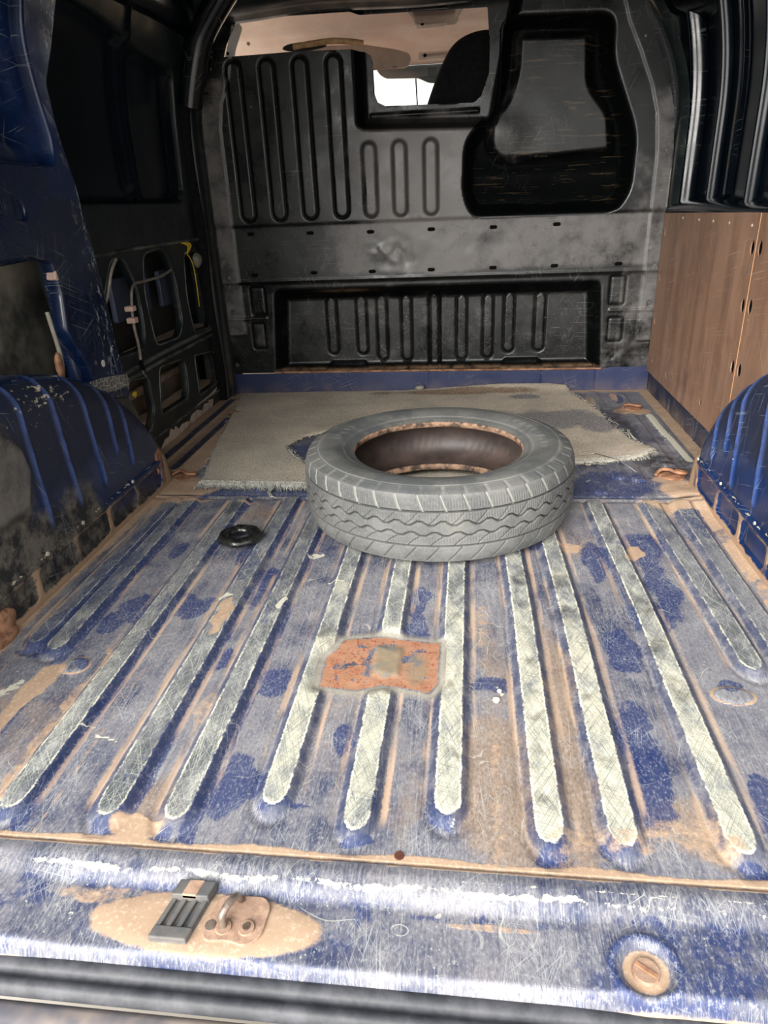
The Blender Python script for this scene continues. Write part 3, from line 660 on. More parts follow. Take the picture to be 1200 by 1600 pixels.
def bulkhead():
    h = .004
    xs = np.arange(-1.01, .725, h); zs = np.arange(.084, 1.402, h)
    X, Z = np.meshgrid(xs, zs, indexing='ij')
    D = np.zeros(X.shape)
    so = sd_poly(X, Z, OPEN); se = sd_poly(X, Z, OUT)
    dark = np.zeros(X.shape); speck = np.zeros(X.shape)
    # channel around the window opening
    CH = [(-.428, 1.5), (-.425, 1.0), (-.40, .978), (.10, .962), (.2, 1.5)]
    sc = sd_poly(X, Z, rpoly(CH, .03)); inch = (sc < 0)
    left_top = (X < -.40)
    ch = .055*sstep(0, .035, -sc)*(1-sstep(1.235, 1.245, Z)*(X < -.36)*0)
    lip = np.exp(-((Z-1.030)/.006)**2)*(X > -.37)*(X < .03)*.010 + np.exp(-((X+.372)/.006)**2)*(Z > 1.04)*.010*0
    ch = ch - lip*(sc < -.01)
    D = np.maximum(D, ch)
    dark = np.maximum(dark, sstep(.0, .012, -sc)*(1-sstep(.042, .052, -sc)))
    # seat recess with the raised pillow-shaped pressing
    ss = sd_poly(X, Z, SEATO); rs = .075*sstep(0, .055, -ss)
    spil = sd_poly(X, Z, PILL)
    pil = .055*sstep(.012, -.030, spil)+.010*np.exp(-((X-.12)/.07)**2-((Z-.95)/.06)**2)*(spil < 0)
    lowt = sstep(.88, .80, Z)*sstep(.70, .80, Z)*.02
    D = np.where(ss < 0, np.maximum(D*(X < .1), rs)-pil*(ss < -.02)-lowt*(ss < -.05), D)
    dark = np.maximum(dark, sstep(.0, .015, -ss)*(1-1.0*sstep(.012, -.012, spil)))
    scrape = sstep(.02, .06, -ss)
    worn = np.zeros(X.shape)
    worn = np.maximum(worn, 1.0*np.exp(-((X+.16)/.30)**2)*(1-sstep(.96, 1.10, Z))*sstep(.45, .5, Z))  # gloss sheen of the panel centre painted as a paler patch
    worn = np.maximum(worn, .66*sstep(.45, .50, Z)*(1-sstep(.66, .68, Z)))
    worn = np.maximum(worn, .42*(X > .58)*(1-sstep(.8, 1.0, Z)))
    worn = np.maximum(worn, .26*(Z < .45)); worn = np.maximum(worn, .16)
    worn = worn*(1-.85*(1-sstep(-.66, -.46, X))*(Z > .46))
    worn = np.where(spil < 0, .34*(1-sstep(.12, .32, X)), worn); worn = np.where((ss < 0) & (spil >= 0), 0, worn)  # pillow painted paler on its lit left side, dark on the right
    # side flanges
    sideL = 1-sstep(-.936, -.928, X+.09*sstep(1.1, 1.3, Z)*0); sideR = sstep(-.060, -.052, se)*(X > .4)*(Z > .2)
    sideL = sstep(-.074, -.066, se)*(X < -.8)*(Z > .25)
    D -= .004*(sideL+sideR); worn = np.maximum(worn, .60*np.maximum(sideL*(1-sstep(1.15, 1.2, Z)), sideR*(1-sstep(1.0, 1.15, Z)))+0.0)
    # pressed ribs: groove outlines
    def rib(x, z0, z1, hw, dep=.006, w=.0042, inner=.0015):
        nonlocal D, dark
        s = sd_seg(X, Z, (x, z0+hw), (x, z1-hw), hw)
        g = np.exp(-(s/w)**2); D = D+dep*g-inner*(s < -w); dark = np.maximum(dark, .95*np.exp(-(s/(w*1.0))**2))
        return s
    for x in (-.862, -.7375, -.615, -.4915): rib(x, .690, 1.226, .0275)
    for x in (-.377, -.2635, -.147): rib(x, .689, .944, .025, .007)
    # creases
    for z, a in ((.672, .0025), (.456, .004)): D += a*np.tanh((z-Z)/.004)*1.0
    D += .0022*np.exp(-((Z-.463)/.004)**2)*-1.5
    # lower recess
    LR = rpoly([(-.802, .436), (.512, .438), (.540, .06), (-.832, .06)], .035)
    sl = sd_poly(X, Z, LR); slope = sstep(0, .062, -sl); D += .055*slope
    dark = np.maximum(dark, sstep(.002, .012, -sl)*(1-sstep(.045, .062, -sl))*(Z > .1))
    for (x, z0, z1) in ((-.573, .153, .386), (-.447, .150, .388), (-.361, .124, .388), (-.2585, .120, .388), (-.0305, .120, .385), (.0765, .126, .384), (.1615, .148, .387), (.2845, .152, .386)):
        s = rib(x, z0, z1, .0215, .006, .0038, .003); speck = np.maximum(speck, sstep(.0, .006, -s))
    s = sd_seg(X, Z, (-.143, .05), (-.143, .372), .018); D += .009*sstep(.013, .003, s)*sstep(-.006, .0, s)-.003*(s < -.004); dark = np.maximum(dark, .9*sstep(.013, .006, s)*sstep(-.004, .001, s)); speck = np.maximum(speck, .7*(s < -.004))
    for (x, z, hx, hz) in ((-.866, .386, .029, .054), (-.878, .245, .026, .052), (.570, .392, .028, .052), (.5745, .243, .028, .046)):
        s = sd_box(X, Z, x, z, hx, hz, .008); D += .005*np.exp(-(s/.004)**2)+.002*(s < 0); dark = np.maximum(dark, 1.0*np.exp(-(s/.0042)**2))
    # cross ridge between the squares on both sides, and trapezoid feet
    D -= .005*np.exp(-((Z-.316)/.005)**2)*((X < -.835) | (X > .545))
    for (a, b, c, d) in ((-.614, -.579, -.439, -.413), (.120, .151, .279, .319)):
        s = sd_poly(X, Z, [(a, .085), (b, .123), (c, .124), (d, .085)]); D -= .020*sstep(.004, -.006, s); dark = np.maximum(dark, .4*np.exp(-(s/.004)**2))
    speck = np.maximum(speck, .35*(Z < .42))
    # dents
    D += .010*np.exp(-((X+.28)/.09)**2-((Z-.56)/.06)**2)*(vnoise(X, Z, 22, 3, 2)-.45)*1.8
    D += .0035*(vnoise(X, Z, 5, 4, 2)-.5)+.006*np.exp(-((X-.05)/.12)**2-((Z-.58)/.05)**2)*(vnoise(X, Z, 18, 5, 2)-.5)*1.3
    D += .006*np.exp(-((X-.57)/.04)**2-((Z-.14)/.03)**2)*(vnoise(X, Z, 40, 5, 2)-.5)*2
    rl = np.exp(-((Z-.094)/.006)**2)*sstep(-.84, -.8, X)*(1-sstep(.5, .54, X))+.5*np.exp(-((Z-.418)/.006)**2)*np.exp(-((X+.50)/.09)**2)
    # snap borders
    s = np.maximum(se, -so)
    gx, gz = np.gradient(s, h, h); n = np.hypot(gx, gz)+1e-9; near = (np.abs(s) < h*1.1)
    mv = np.where(near & (s > -h*.6), s, 0)
    Xs, Zs = X-gx/n*mv, Z-gz/n*mv
    keep = s < h*.75
    P = np.stack([Xs, YP+D, Zs], -1)
    o = grid_mesh('wall_front', P, keep, dict(m_worn_sheen=worn, m_dark=np.clip(dark, 0, 1), m_speck=speck, m_scrape=scrape*(1-.7*(spil < 0)), m_rustline=np.clip(rl, 0, 1)), M['bulk'])
    return o
wall_front = bulkhead(); tag(wall_front, kind='structure')
# slots: small recessed oblong holes with a folded rim
def slot_at(x, z, w=.026, hh=.011, name='slot'):
    bm = bmesh.new(); n = 10; ring = []
    for sgn in (1, -1):
        for k in range(n//2+1):
            a = -math.pi/2+math.pi*k/(n//2); ring.append((sgn*(w/2-hh/2)+sgn*math.cos(a)*hh/2, sgn*math.sin(a)*hh/2))
    A = [bm.verts.new((x+u*1.12, YP-.0050, z+v*1.2)) for u, v in ring]; B = [bm.verts.new((x+u, YP-.0056, z+v)) for u, v in ring]; C = [bm.verts.new((x+u*.9, YP-.0046, z+v*.85)) for u, v in ring]
    N = len(ring)
    for i in range(N):
        bm.faces.new((A[i], A[(i+1) % N], B[(i+1) % N], B[i])); bm.faces.new((B[i], B[(i+1) % N], C[(i+1) % N], C[i]))
    bm.faces.new(C)
    bmesh.ops.recalc_face_normals(bm, faces=bm.faces)
    return bm_obj(name, bm, M['hole'], wall_front)
for x, z in ((-.863, .644), (-.623, .640), (-.384, .636), (-.148, .637), (.088, .636), (.324, .638)): slot_at(x, z)
for x, z in ((-.864, .489), (-.62, .492), (-.384, .490), (-.15, .490), (.09, .490), (.324, .490), (.563, .490)): slot_at(x, z)
def bolt_at(x, z, r=.009, parent=wall_front, y=None):
    bm = bmesh.new(); y = (YP-.004) if y is None else y
    for (rr, d, c) in ((r, .002, 12), (r*.55, .007, 6)):
        b2 = bmesh.ops.create_cone(bm, cap_ends=True, segments=c, radius1=rr, radius2=rr*.85, depth=d)
        for v in b2['verts']: v.co = Vector((x+v.co.x, y-.001-d/2+v.co.z*-1, z+v.co.y))
    return bm_obj('bolt', bm, M['screw'], parent)
for x, z in ((-.984, .543), (-.972, .481), (-.975, .448), (-.978, .346), (-.985, .127), (-.955, 1.10), (-.970, .80), (-.978, .64), (.690, .868), (.688, .739), (.687, .610), (.674, .543), (.690, .479), (.690, .345), (.690, .132), (.580, 1.215)):
    bolt_at(x, z)
# kick strip under the bulkhead
def kick_front():
    xs = np.arange(-1.01, .724, .005); zs = np.arange(-.004, .100, .005)
    X, Z = np.meshgrid(xs, zs, indexing='ij')
    D = .003*np.exp(-((X+.16)/.004)**2)+.003*np.exp(-((X-.30)/.004)**2)+.003*np.exp(-((X-.515)/.004)**2)+.002*(vnoise(X, Z, 15, 3)-.5)
    top = .090+.018*sstep(.54, .60, X)-.002
    Zc = np.minimum(Z, top)
    return grid_mesh('trim_1', np.stack([X, 2.868+D-.0*Z, Zc], -1), None, None, M['kick'])
k1 = kick_front(); tag(k1, kind='structure')
tube('dirt_ledge', [(-.82, 2.862, .093), (-.4, 2.864, .094), (0, 2.863, .093), (.53, 2.862, .092)], .004, M['rustlump'], k1, smoothpath=False)

# ================================================================== STRUCTURE: right wall
def xplane(x0, curve=0.0, zc=.9):
    return lambda c: Vector((x0 - curve*max(0, c.y-zc)**2*(1 if x0 > 0 else -1) + c.z, c.x, c.y))
wr_ = empty('wall_right'); tag(wr_, kind='structure')
XR, XO = .722, .800
def skin(name, x, side, mat, parent, y0=-.0, y1=3.0, z0=-.05, z1=1.5):
    ys = np.linspace(y0, y1, 40); zs = np.linspace(z0, z1, 30); Y, Z = np.meshgrid(ys, zs, indexing='ij')
    X = x-side*.45*np.maximum(0, Z-.95)**2
    return grid_mesh(name, np.stack([X, Y, Z], -1), None, None, mat, parent)
skin('outer_skin', XO, 1, M['pillarpaint'], wr_, y0=.45)
# inner side: folded ledge above the board, pillars, roof rail
def profile_sweep_z(name, prof, zs, xoff, mat, parent):
    """prof: list of (x,y) ; swept upward with an inward tumblehome"""
    p = np.array(prof); z = np.array(zs)
    P = np.zeros((len(p), len(z), 3)); off = xoff(z)
    P[:, :, 0] = p[:, 0][:, None]+off[None, :]; P[:, :, 1] = p[:, 1][:, None]; P[:, :, 2] = z[None, :]
    return grid_mesh(name, P, None, None, mat, parent)
zs = np.linspace(.66, 1.46, 26)
tum = lambda z: -.45*np.maximum(0, z-.95)**2
def pillar_prof(y, w, d, x, sgn=-1, n=7):
    """rounded hat-section profile protruding inward from x"""
    pr = [(x, y-w/2-.015)]
    for k in range(n+1):
        a = math.pi*k/n; pr.append((x+sgn*d*(math.sin(a)**.55), y-math.cos(a)*w/2))
    pr.append((x, y+w/2+.015)); return pr
profile_sweep_z('pillar', pillar_prof(2.850, .022, .050, XO-.003), zs, tum, M['navy'], wr_)
profile_sweep_z('pillar', pillar_prof(2.60, .010, .030, XO-.003), zs, tum, M['pillarpaint'], wr_)
profile_sweep_z('pillar', pillar_prof(2.25, .012, .030, XO-.003), zs, tum, M['pillarpaint'], wr_)
profile_sweep_z('pillar', pillar_prof(1.30, .16, .12, XO-.003), zs, tum, M['navy'], wr_)
for (ya, yb) in ((2.40, 2.56),):
    profile_sweep_z('stiffener', pillar_prof((ya+yb)/2, (yb-ya)*.35, .012, XO-.003), np.linspace(.72, 1.28, 12), tum, M['navy'], wr_)
def rail(name, prof, y0, y1, mat, parent, n=60):
    p = np.array(prof); ys = np.linspace(y0, y1, n)
    P = np.zeros((n, len(p), 3)); P[:, :, 0] = p[None, :, 0]; P[:, :, 1] = ys[:, None]; P[:, :, 2] = p[None, :, 1]
    P[:, :, 2] += (.004*np.sin(ys*8))[:, None]
    return grid_mesh(name, P, None, None, mat, parent)
rail('waist_rail', [(XR+.004, .650), (XR-.006, .668), (XR-.008, .678), (XR+.002, .690), (XR+.03, .700), (XR+.06, .705), (XR+.075, .715), (XO, .73)], .55, 2.87, M['navy'], wr_)
rail('roof_rail', [(.76, 1.24), (.74, 1.26), (.67, 1.29), (.63, 1.34), (.62, 1.40), (.60, 1.45)], .55, 2.87, M['navy'], wr_)
# kick panel on the right side
def kick_right():
    ys = np.arange(1.74, 2.88, .006); zs = np.arange(-.004, .135, .006); Y, Z = np.meshgrid(ys, zs, indexing='ij')
    D = np.zeros(Y.shape)
    for y in (1.95, 2.08, 2.22, 2.36, 2.55, 2.72): D += .004*np.exp(-((Y-y)/.006)**2)
    return grid_mesh('trim_2', np.stack([XR-D+.001*np.sin(Y*40), Y, Z], -1), None, None, M['kickx'])
k2 = kick_right(); tag(k2, kind='structure')

# ================================================================== hardboard lining panels
def oval(cy, cz, ry=.013, rz=.019, n=16): return [(cy+ry*math.cos(2*math.pi*k/n), cz+rz*math.sin(2*math.pi*k/n)) for k in range(n)]
hol = [oval(1.965, .600), oval(1.965, .458), oval(1.965, .297), oval(2.185, .139, .008, .014), oval(2.588, .128, .008, .014), oval(2.83, .60, .007, .014), oval(2.83, .44, .007, .014), oval(2.83, .28, .007, .014), oval(2.80, .135, .006, .010)]
pb = plate('hardboard_panel', [(1.946, .082), (2.866, .082), (2.866, .662), (1.946, .682)], hol, .002, M['board'], lambda c: Vector((.7135+c.z+.002*math.sin(c.x*6), c.x, c.y)), bev=.0006)
tag(pb, 'brown hardboard lining panel beside the black bulkhead with two rows of oval holes', 'wall panel')
hol2 = [oval(1.917, .602), oval(1.917, .462), oval(1.917, .298), oval(1.3, .6), oval(1.3, .46)]
pc = plate('hardboard_panel', [(.75, .16), (1.942, .16), (1.942, .682), (.75, .70)], hol2, .002, M['board'], lambda c: Vector((.7135+c.z, c.x, c.y)), bev=.0006)
tag(pc, 'brown hardboard lining panel at the right edge above the wheel arch', 'wall panel')
for y in (2.16, 2.30, 2.44, 2.62, 1.99): disc('nail', (.7095, y, .652), .004, M['cream'], pb, up=(-1, 0, 0), depth=.002)
bmx = bmesh.new(); box_bm(.7105, .7118, 1.9425, 1.9455, .085, .682, bm=bmx); bm_obj('raw_edge', bmx, M['boardedge'], pb)
# dark sheet added close behind the holes to stand for their shade
bmx = box_bm(.7175, .7185, 1.0, 2.86, .09, .655); bm_obj('dark_hole_backing', bmx, M['hole'], wr_)

# ================================================================== wheel arches
C_PROF = [(1.905, -.01), (1.905, .05), (1.885, .11), (1.83, .19), (1.74, .275), (1.63, .352), (1.50, .410), (1.35, .445), (1.15, .458), (.90, .455), (.60, .44), (.50, .43)]
def catmull(pts, n):
    p = np.array(pts); d = np.r_[0, np.cumsum(np.hypot(*np.diff(p, axis=0).T))]; s = np.linspace(0, d[-1], n)
    # smooth by resampling + box filter
    q = np.stack([np.interp(s, d, p[:, 0]), np.interp(s, d, p[:, 1])], 1)
    k = 9
    for _ in range(3):
        qq = q.copy()
        for i in range(1, len(q)-1):
            a, b = max(0, i-k), min(len(q), i+k+1); m = min(i-a, b-1-i); qq[i] = q[i-m:i+m+1].mean(0)
        q = qq
    return q
def arch(side, xin, xwall, ridges, name, label, seedn):
    n = 260; C = catmull(C_PROF, n)
    T = np.gradient(C, axis=0); T /= np.linalg.norm(T, axis=1)[:, None]+1e-9; N = np.stack([T[:, 1], -T[:, 0]], 1)  # outward
    if N[n//2, 1] < 0: N = -N
    r = .065; rows = []
    for k in range(6): rows.append((C, xwall+(xin+side*r-xwall)*k/6, 0.0))
    for k in range(13):
        a = math.pi/2*k/12; rows.append((C-N*(r*(1-math.cos(a))), None, xin+side*r*(1-math.sin(a))))
    top_rows = len(rows)
    P = []
    for q, xx, x2 in rows:
        x = xx if xx is not None else x2
        P.append(np.stack([np.full(n, x), q[:, 0], q[:, 1]], -1))
    Cin = C-N*r
    nb = 70; base = np.stack([np.linspace(1.862, .50, n)*0+Cin[:, 0], np.full(n, .0)], 1)
    base[:, 0] = np.interp(np.arange(n), [0, 40, n-1], [1.84, 1.78, .5]) if False else Cin[:, 0]
    base[:, 0] = np.minimum(base[:, 0], 1.84)
    for k in range(1, nb+1):
        f = k/nb; q = Cin*(1-f)+base*f
        P.append(np.stack([np.full(n, xin), q[:, 0], q[:, 1]], -1))
    P = np.array(P)
    Y, Z = P[:, :, 1], P[:, :, 2]
    face = np.zeros(Y.shape); face[top_rows-8:] = 1
    rd_ = np.zeros(Y.shape)
    v = np.arange(P.shape[0])[:, None]*np.ones(n)[None, :]
    for (y, zb, lean) in ridges:
        yy = y+lean*(Z-zb)
        m = np.exp(-((Y-yy)/.0052)**2)*sstep(zb-.012, zb+.012, Z)*sstep(4, 12, v)
        rd_ = np.maximum(rd_, m)
    # flat flange below the seam steps outward a little
    flange = sstep(.090, .082, Z)*face
    X = P[:, :, 0]
    amt = .007*rd_+.004*(vnoise(Y, Z, 5, seedn, 2)-.5)*sstep(2, 10, v)
    X = X-side*amt*sstep(8, 18, v)-side*.006*flange-side*.004*np.exp(-((Z-.088)/.003)**2)*face
    Z = Z+amt*(1-sstep(8, 18, v))
    pan = np.zeros(Y.shape)
    for y in (1.72, 1.56, 1.40, 1.24, 1.08, .92): pan = np.maximum(pan, 1-sstep(.004, .010, sd_box(Y, Z, y, .045, .062, .020, .006)))
    X = X+side*.006*pan*face*sstep(.5, .7, v/n*3+.5)
    X = np.clip(X, xin-.02, None) if side > 0 else X
    seam = np.exp(-((Z-.090)/.0025)**2)*face
    dust = .35+.45*face*sstep(.15, .25, Z)-.5*(1-face)
    pale = np.zeros(Y.shape)
    if side < 0:
        pq = sd_poly(Y, Z, [(.9, .40), (1.17, .375), (1.225, .33), (1.235, .27), (1.205, .21), (1.20, .20), (.9, .2)])+.012*(vnoise(Y, Z, 20, 6)-.5)
        pale = .9*(1-sstep(-.02, .01, pq))*face; X = X+.010*(1-sstep(-.012, .004, pq))*face*sstep(8, 18, v)
    if side < 0: grime = np.maximum(1-sstep(.10, .30, Z+.10*(vnoise(Y, Z, 6, 3)-.5)+.16*sstep(1.30, 1.60, Y)), 1-sstep(1.14, 1.30, Y+.18*(Z-.25)))*face*.9
    else: grime = .25*(1-sstep(.09, .16, Z))*face
    sand = (np.maximum(.75*(1-pan)*(1-sstep(.075, .086, Z))*(.5+.6*vnoise(Y, Z, 12, 4)), .9*(1-sstep(.008, .02, Z))))*face
    sand = np.maximum(sand, .85*sstep(1.79, 1.83, Y)*(1-sstep(.10, .15, Z)))
    chip = .35*np.exp(-((Z-.40)/.06)**2)+.5*rd_*(Z < .2)+.9*seam
    if side < 0: chip += .45*np.exp(-((Y-1.36)/.07)**2-((Z-.40)/.035)**2)
    P = np.stack([X, Y, Z], -1)
    o = grid_mesh(name, P, None, dict(m_dust=np.clip(dust, 0, 1), m_pale=pale, m_grime=np.clip(grime, 0, 1), m_ridge=np.clip(rd_, 0, 1), m_chip=np.clip(chip, 0, 1.2), m_sand=np.clip(sand, 0, 1)), M['arch'], None, flip=(side > 0))
    tag(o, label, 'wheel arch')
    return o
aR = arch(1, .612, .709, [(1.722, .120, .02), (1.645, .165, .03), (1.578, .105, .04), (1.440, .115, .05)], 'wheel_arch', 'blue wheel arch box with pressed ridges below the brown hardboard', 11)
aL = arch(-1, -.892, -1.14, [(1.262, .135, -.05), (1.385, .130, -.10), (1.505, .135, -.12), (1.585, .185, -.04), (1.655, .125, -.02)], 'wheel_arch', 'scuffed dark blue wheel arch box at the left with grey grime', 12)
for y, z in ((1.21, .092), (1.36, .094), (1.62, .092)): disc('rivet', (-.884, y, z), .005, M['cream'], aL, up=(1, 0, 0), depth=.003)
for y, z in ((1.80, .092), (1.62, .095), (1.40, .094)): disc('rivet', (.604, y, z), .004, M['cream'], aR, up=(-1, 0, 0), depth=.003)
# rusty bracket lumps at the foot of the left arch
def lump(name, c, s, mat, parent=None, seed=1, sub=3, amp=.25):
    bm = bmesh.new(); bmesh.ops.create_icosphere(bm, subdivisions=sub, radius=1)
    r = random.Random(seed); ph = [(r.uniform(0, 6), r.uniform(1.5, 4)) for _ in range(6)]
    for v in bm.verts:
        k = 1+amp*sum(math.sin(v.co[i % 3]*f+p) for i, (p, f) in enumerate(ph))/3
        v.co = Vector((c[0]+v.co.x*s[0]*k, c[1]+v.co.y*s[1]*k, c[2]+v.co.z*s[2]*k))
    return bm_obj(name, bm, mat, parent, True)
lump('rusty_bracket', (-.892, 1.045, .030), (.012, .035, .022), M['rustlump'], aL, 3)
lump('rusty_corner', (-.898, 1.80, .075), (.014, .022, .045), M['rustlump'], aL, 5)
lump('rusty_bracket', (-.884, 1.02, .008), (.014, .04, .014), M['rustlump'], aL, 8)
# ================================================================== STRUCTURE: left wall
wl = empty('wall_left'); tag(wl, kind='structure')
skin('outer_skin', -1.175, -1, M['skin'], wl, y0=.45)
def xl(x0, k=.45): return lambda c: Vector((x0+k*max(0, c.y-.95)**2+c.z, c.x, c.y))
# quarter panel: sheet above the arch with a big lower opening and a pressed recess above
qout = rpoly([(.5, .40), (1.05, .40), (1.06, .672), (1.52, .672), (1.60, .655), (1.615, .58), (1.60, .49), (1.655, .40), (1.675, .335), (1.70, .30), (1.835, .27), (1.825, .305), (1.807, .484), (1.791, .647), (1.77, .80), (1.735, .93), (1.725, 1.02), (1.77, 1.10), (1.80, 1.19), (1.80, 1.45), (.5, 1.45)], .012, 3)
qh1 = rpoly([(1.15, .85), (1.60, .845), (1.70, .845), (1.715, .90), (1.685, 1.02), (1.665, 1.10), (1.68, 1.22), (1.68, 1.34), (1.15, 1.34)], .04)
qh2 = rpoly([(1.49, .735), (1.535, .735), (1.545, .762), (1.53, .785), (1.49, .785)], .012)
qh3 = rpoly([(1.775, .335), (1.805, .33), (1.792, .44), (1.765, .50)], .012)
plate('quarter_panel', qout, [qh1, qh2, qh3], .022, M['blue'], xl(-.975), wl, bev=.007, smooth=False)
# dished skin inside the upper recess
ys = np.linspace(1.12, 1.735, 50); zs2 = np.linspace(.82, 1.38, 50); Y, Z = np.meshgrid(ys, zs2, indexing='ij')
dish = sd_poly(Y, Z, qh1); X = -.985-.030*sstep(.0, .06, -dish)+.45*np.maximum(0, Z-.95)**2+.016*np.exp(-((Y-1.655)/.03)**2-((Z-.93)/.1)**2)
grid_mesh('recess_dish', np.stack([X, Y, Z], -1), None, None, M['blue'], wl)
# beam lower lip and pillar side return
profile_sweep_z('pillar_return', [(-1.03, 1.66), (-1.02, 1.645), (-1.0, 1.636), (-.988, 1.642), (-.982, 1.655)], np.linspace(.30, .67, 12), lambda z: 0*z+.0, M['blue'], wl)
tube('pillar_bead', [(-.962, 1.672, .655), (-.961, 1.675, .52), (-.962, 1.682, .42), (-.964, 1.70, .31)], .005, M['blue'], wl)
tube('pillar_bead', [(-.965, 1.800, .66), (-.964, 1.812, .50), (-.964, 1.83, .30)], .004, M['blue'], wl)
rail('beam_lip', [(-.992, .655), (-.975, .662), (-.962, .680), (-.962, .80), (-.972, .815), (-.985, .82)], 1.0, 1.60, M['blue'], wl)
disc('plug', (-.958, 1.725, .385), .010, M['whitep'], wl, up=(1, 0, 0), depth=.004)
disc('rivet', (-.958, 1.690, .395), .006, M['steel'], wl, up=(1, 0, 0), depth=.003)
# inner skins seen through the lower opening
plate('inner_brace', rpoly([(1.0, .44), (1.30, .43), (1.42, .47), (1.46, .56), (1.45, .67), (1.0, .70)], .03), [], .01, M['skingrey'], lambda c: Vector((-1.10+c.z, c.x, c.y)), wl)
plate('inner_brace', rpoly([(1.46, .30), (1.95, .30), (1.95, .70), (1.50, .70)], .02), [], .01, M['skingrey'], lambda c: Vector((-1.15+c.z, c.x, c.y)), wl)
plate('inner_brace', rpoly([(1.76, .32), (1.84, .32), (1.82, .54), (1.75, .54)], .01), [], .004, M['navyskin'], lambda c: Vector((-1.0+c.z, c.x, c.y)), wl)
tube('light_return_edge', [(-1.02, 1.66, .34), (-1.02, 1.645, .40), (-1.02, 1.64, .46), (-1.03, 1.645, .53)], .006, M['skingrey'], wl)
lump('rust_bubble', (-1.02, 1.628, .400), (.008, .012, .036), M['rustlump'], wl, 4)
plate('pillar_foot', rpoly([(1.62, .33), (1.83, .31), (1.90, .20), (1.955, .03), (1.75, .03), (1.62, .2)], .02), [], .01, M['skin'], lambda c: Vector((-.985+c.z, c.x, c.y)), wl)
# tape at the pillar foot
tp = plate('cracked_tape', rpoly([(1.64, .355), (1.70, .352), (1.75, .345), (1.835, .330), (1.838, .300), (1.75, .306), (1.66, .318)], .004, 2), [], .003, M['tape'], lambda c: Vector((-.955+c.z, c.x, c.y)), None, .0008)
tag(tp, 'band of cracked grey tape stuck across the foot of the blue pillar', 'tape')
# latch mechanism hanging in the opening
lt = empty('latch_mechanism', (-.985, 1.62, .66)); tag(lt, 'pale metal and plastic latch mechanism on the blue left pillar', 'latch')
bm_obj('latch_bracket', box_bm(-.99, -.962, 1.585, 1.625, .672, .705, .004), M['hole'], lt)
bmx = box_bm(-.012, .012, -.008, .008, -.045, .03, .003); bmx.transform(Matrix.Translation((-.97, 1.615, .650)) @ Matrix.Rotation(-.30, 4, 'X')); bm_obj('lever', bmx, M['pinkclip'], lt)
bmx = box_bm(-.018, .014, -.022, .020, -.022, .022, .004); bmx.transform(Matrix.Translation((-.975, 1.640, .640)) @ Matrix.Rotation(-.25, 4, 'X')); bm_obj('lever_housing', bmx, M['cable'], lt)
tube('latch_rod', [(-.98, 1.645, .62), (-.99, 1.65, .57), (-1.0, 1.652, .53), (-1.0, 1.64, .50)], .003, M['screw'], lt)

# sliding door inner panel with cut-outs
d1 = empty('door_1'); tag(d1, kind='structure')
dout = rpoly([(1.78, .005), (2.80, .005), (2.84, .25), (2.85, 1.0), (2.83, 1.40), (1.70, 1.40), (1.66, .9), (1.74, .4)], .03)
holes = [rpoly([(1.95, .35), (2.155, .335), (2.185, .40), (2.18, .52), (2.12, .625), (2.04, .622), (1.94, .50)], .035),
         rpoly([(2.245, .33), (2.45, .322), (2.50, .37), (2.49, .52), (2.46, .60), (2.40, .63), (2.26, .62), (2.225, .50)], .035),
         rpoly([(2.59, .315), (2.765, .305), (2.80, .36), (2.775, .55), (2.74, .60), (2.60, .60), (2.57, .45)], .03),
         rpoly([(1.98, .085), (2.10, .08), (2.150, .13), (2.145, .25), (2.0, .27)], .025),
         rpoly([(2.19, .105), (2.43, .098), (2.462, .15), (2.455, .245), (2.235, .26)], .025),
         rpoly([(2.55, .078), (2.75, .078), (2.785, .11), (2.765, .208), (2.555, .235)], .022)]
win = rpoly([(1.86, .765), (2.66, .762), (2.70, .80), (2.72, 1.0), (2.70, 1.19), (2.42, 1.20), (2.30, 1.225), (2.15, 1.245), (1.84, 1.25)], .05)
plate('inner_panel', dout, holes+[win], .014, M['blackp'], xl(-1.056), d1, bev=.006)
ys = np.linspace(1.78, 2.78, 90); zs2 = np.linspace(.72, 1.30, 60); Y, Z = np.meshgrid(ys, zs2, indexing='ij')
dd = sd_poly(Y, Z, win); X = -1.058-.030*sstep(.0, .022, -dd)+.45*np.maximum(0, Z-.95)**2+.030*np.exp(-((Y-2.335)/.018)**2)*sstep(.78, .82, Z)+.012*np.exp(-((Y-2.40)/.012)**2)+.002*(vnoise(Y, Z, 4, 5)-.5)
grid_mesh('window_blank', np.stack([X, Y, Z], -1), None, None, M['pillarpaint'], d1)
for z, r in ((.300, .008), (.276, .007), (.640, .006)): tube('cross_ridge', [(-1.0435, 1.95, z-.004), (-1.0435, 2.3, z), (-1.0435, 2.80, z-.002)], r, M['rim'], d1, smoothpath=False)
tube('cross_ridge', [(-1.0435, 1.95, .050), (-1.0435, 2.3, .048), (-1.0435, 2.82, .045)], .005, M['rim'], d1, smoothpath=False)
# rims of the cut-outs
for i, hpt in enumerate(holes):
    tube('hole_rim', [(-1.0435, a, b) for a, b in hpt], .0032, M['rim'], d1, cyclic=True, smoothpath=False)
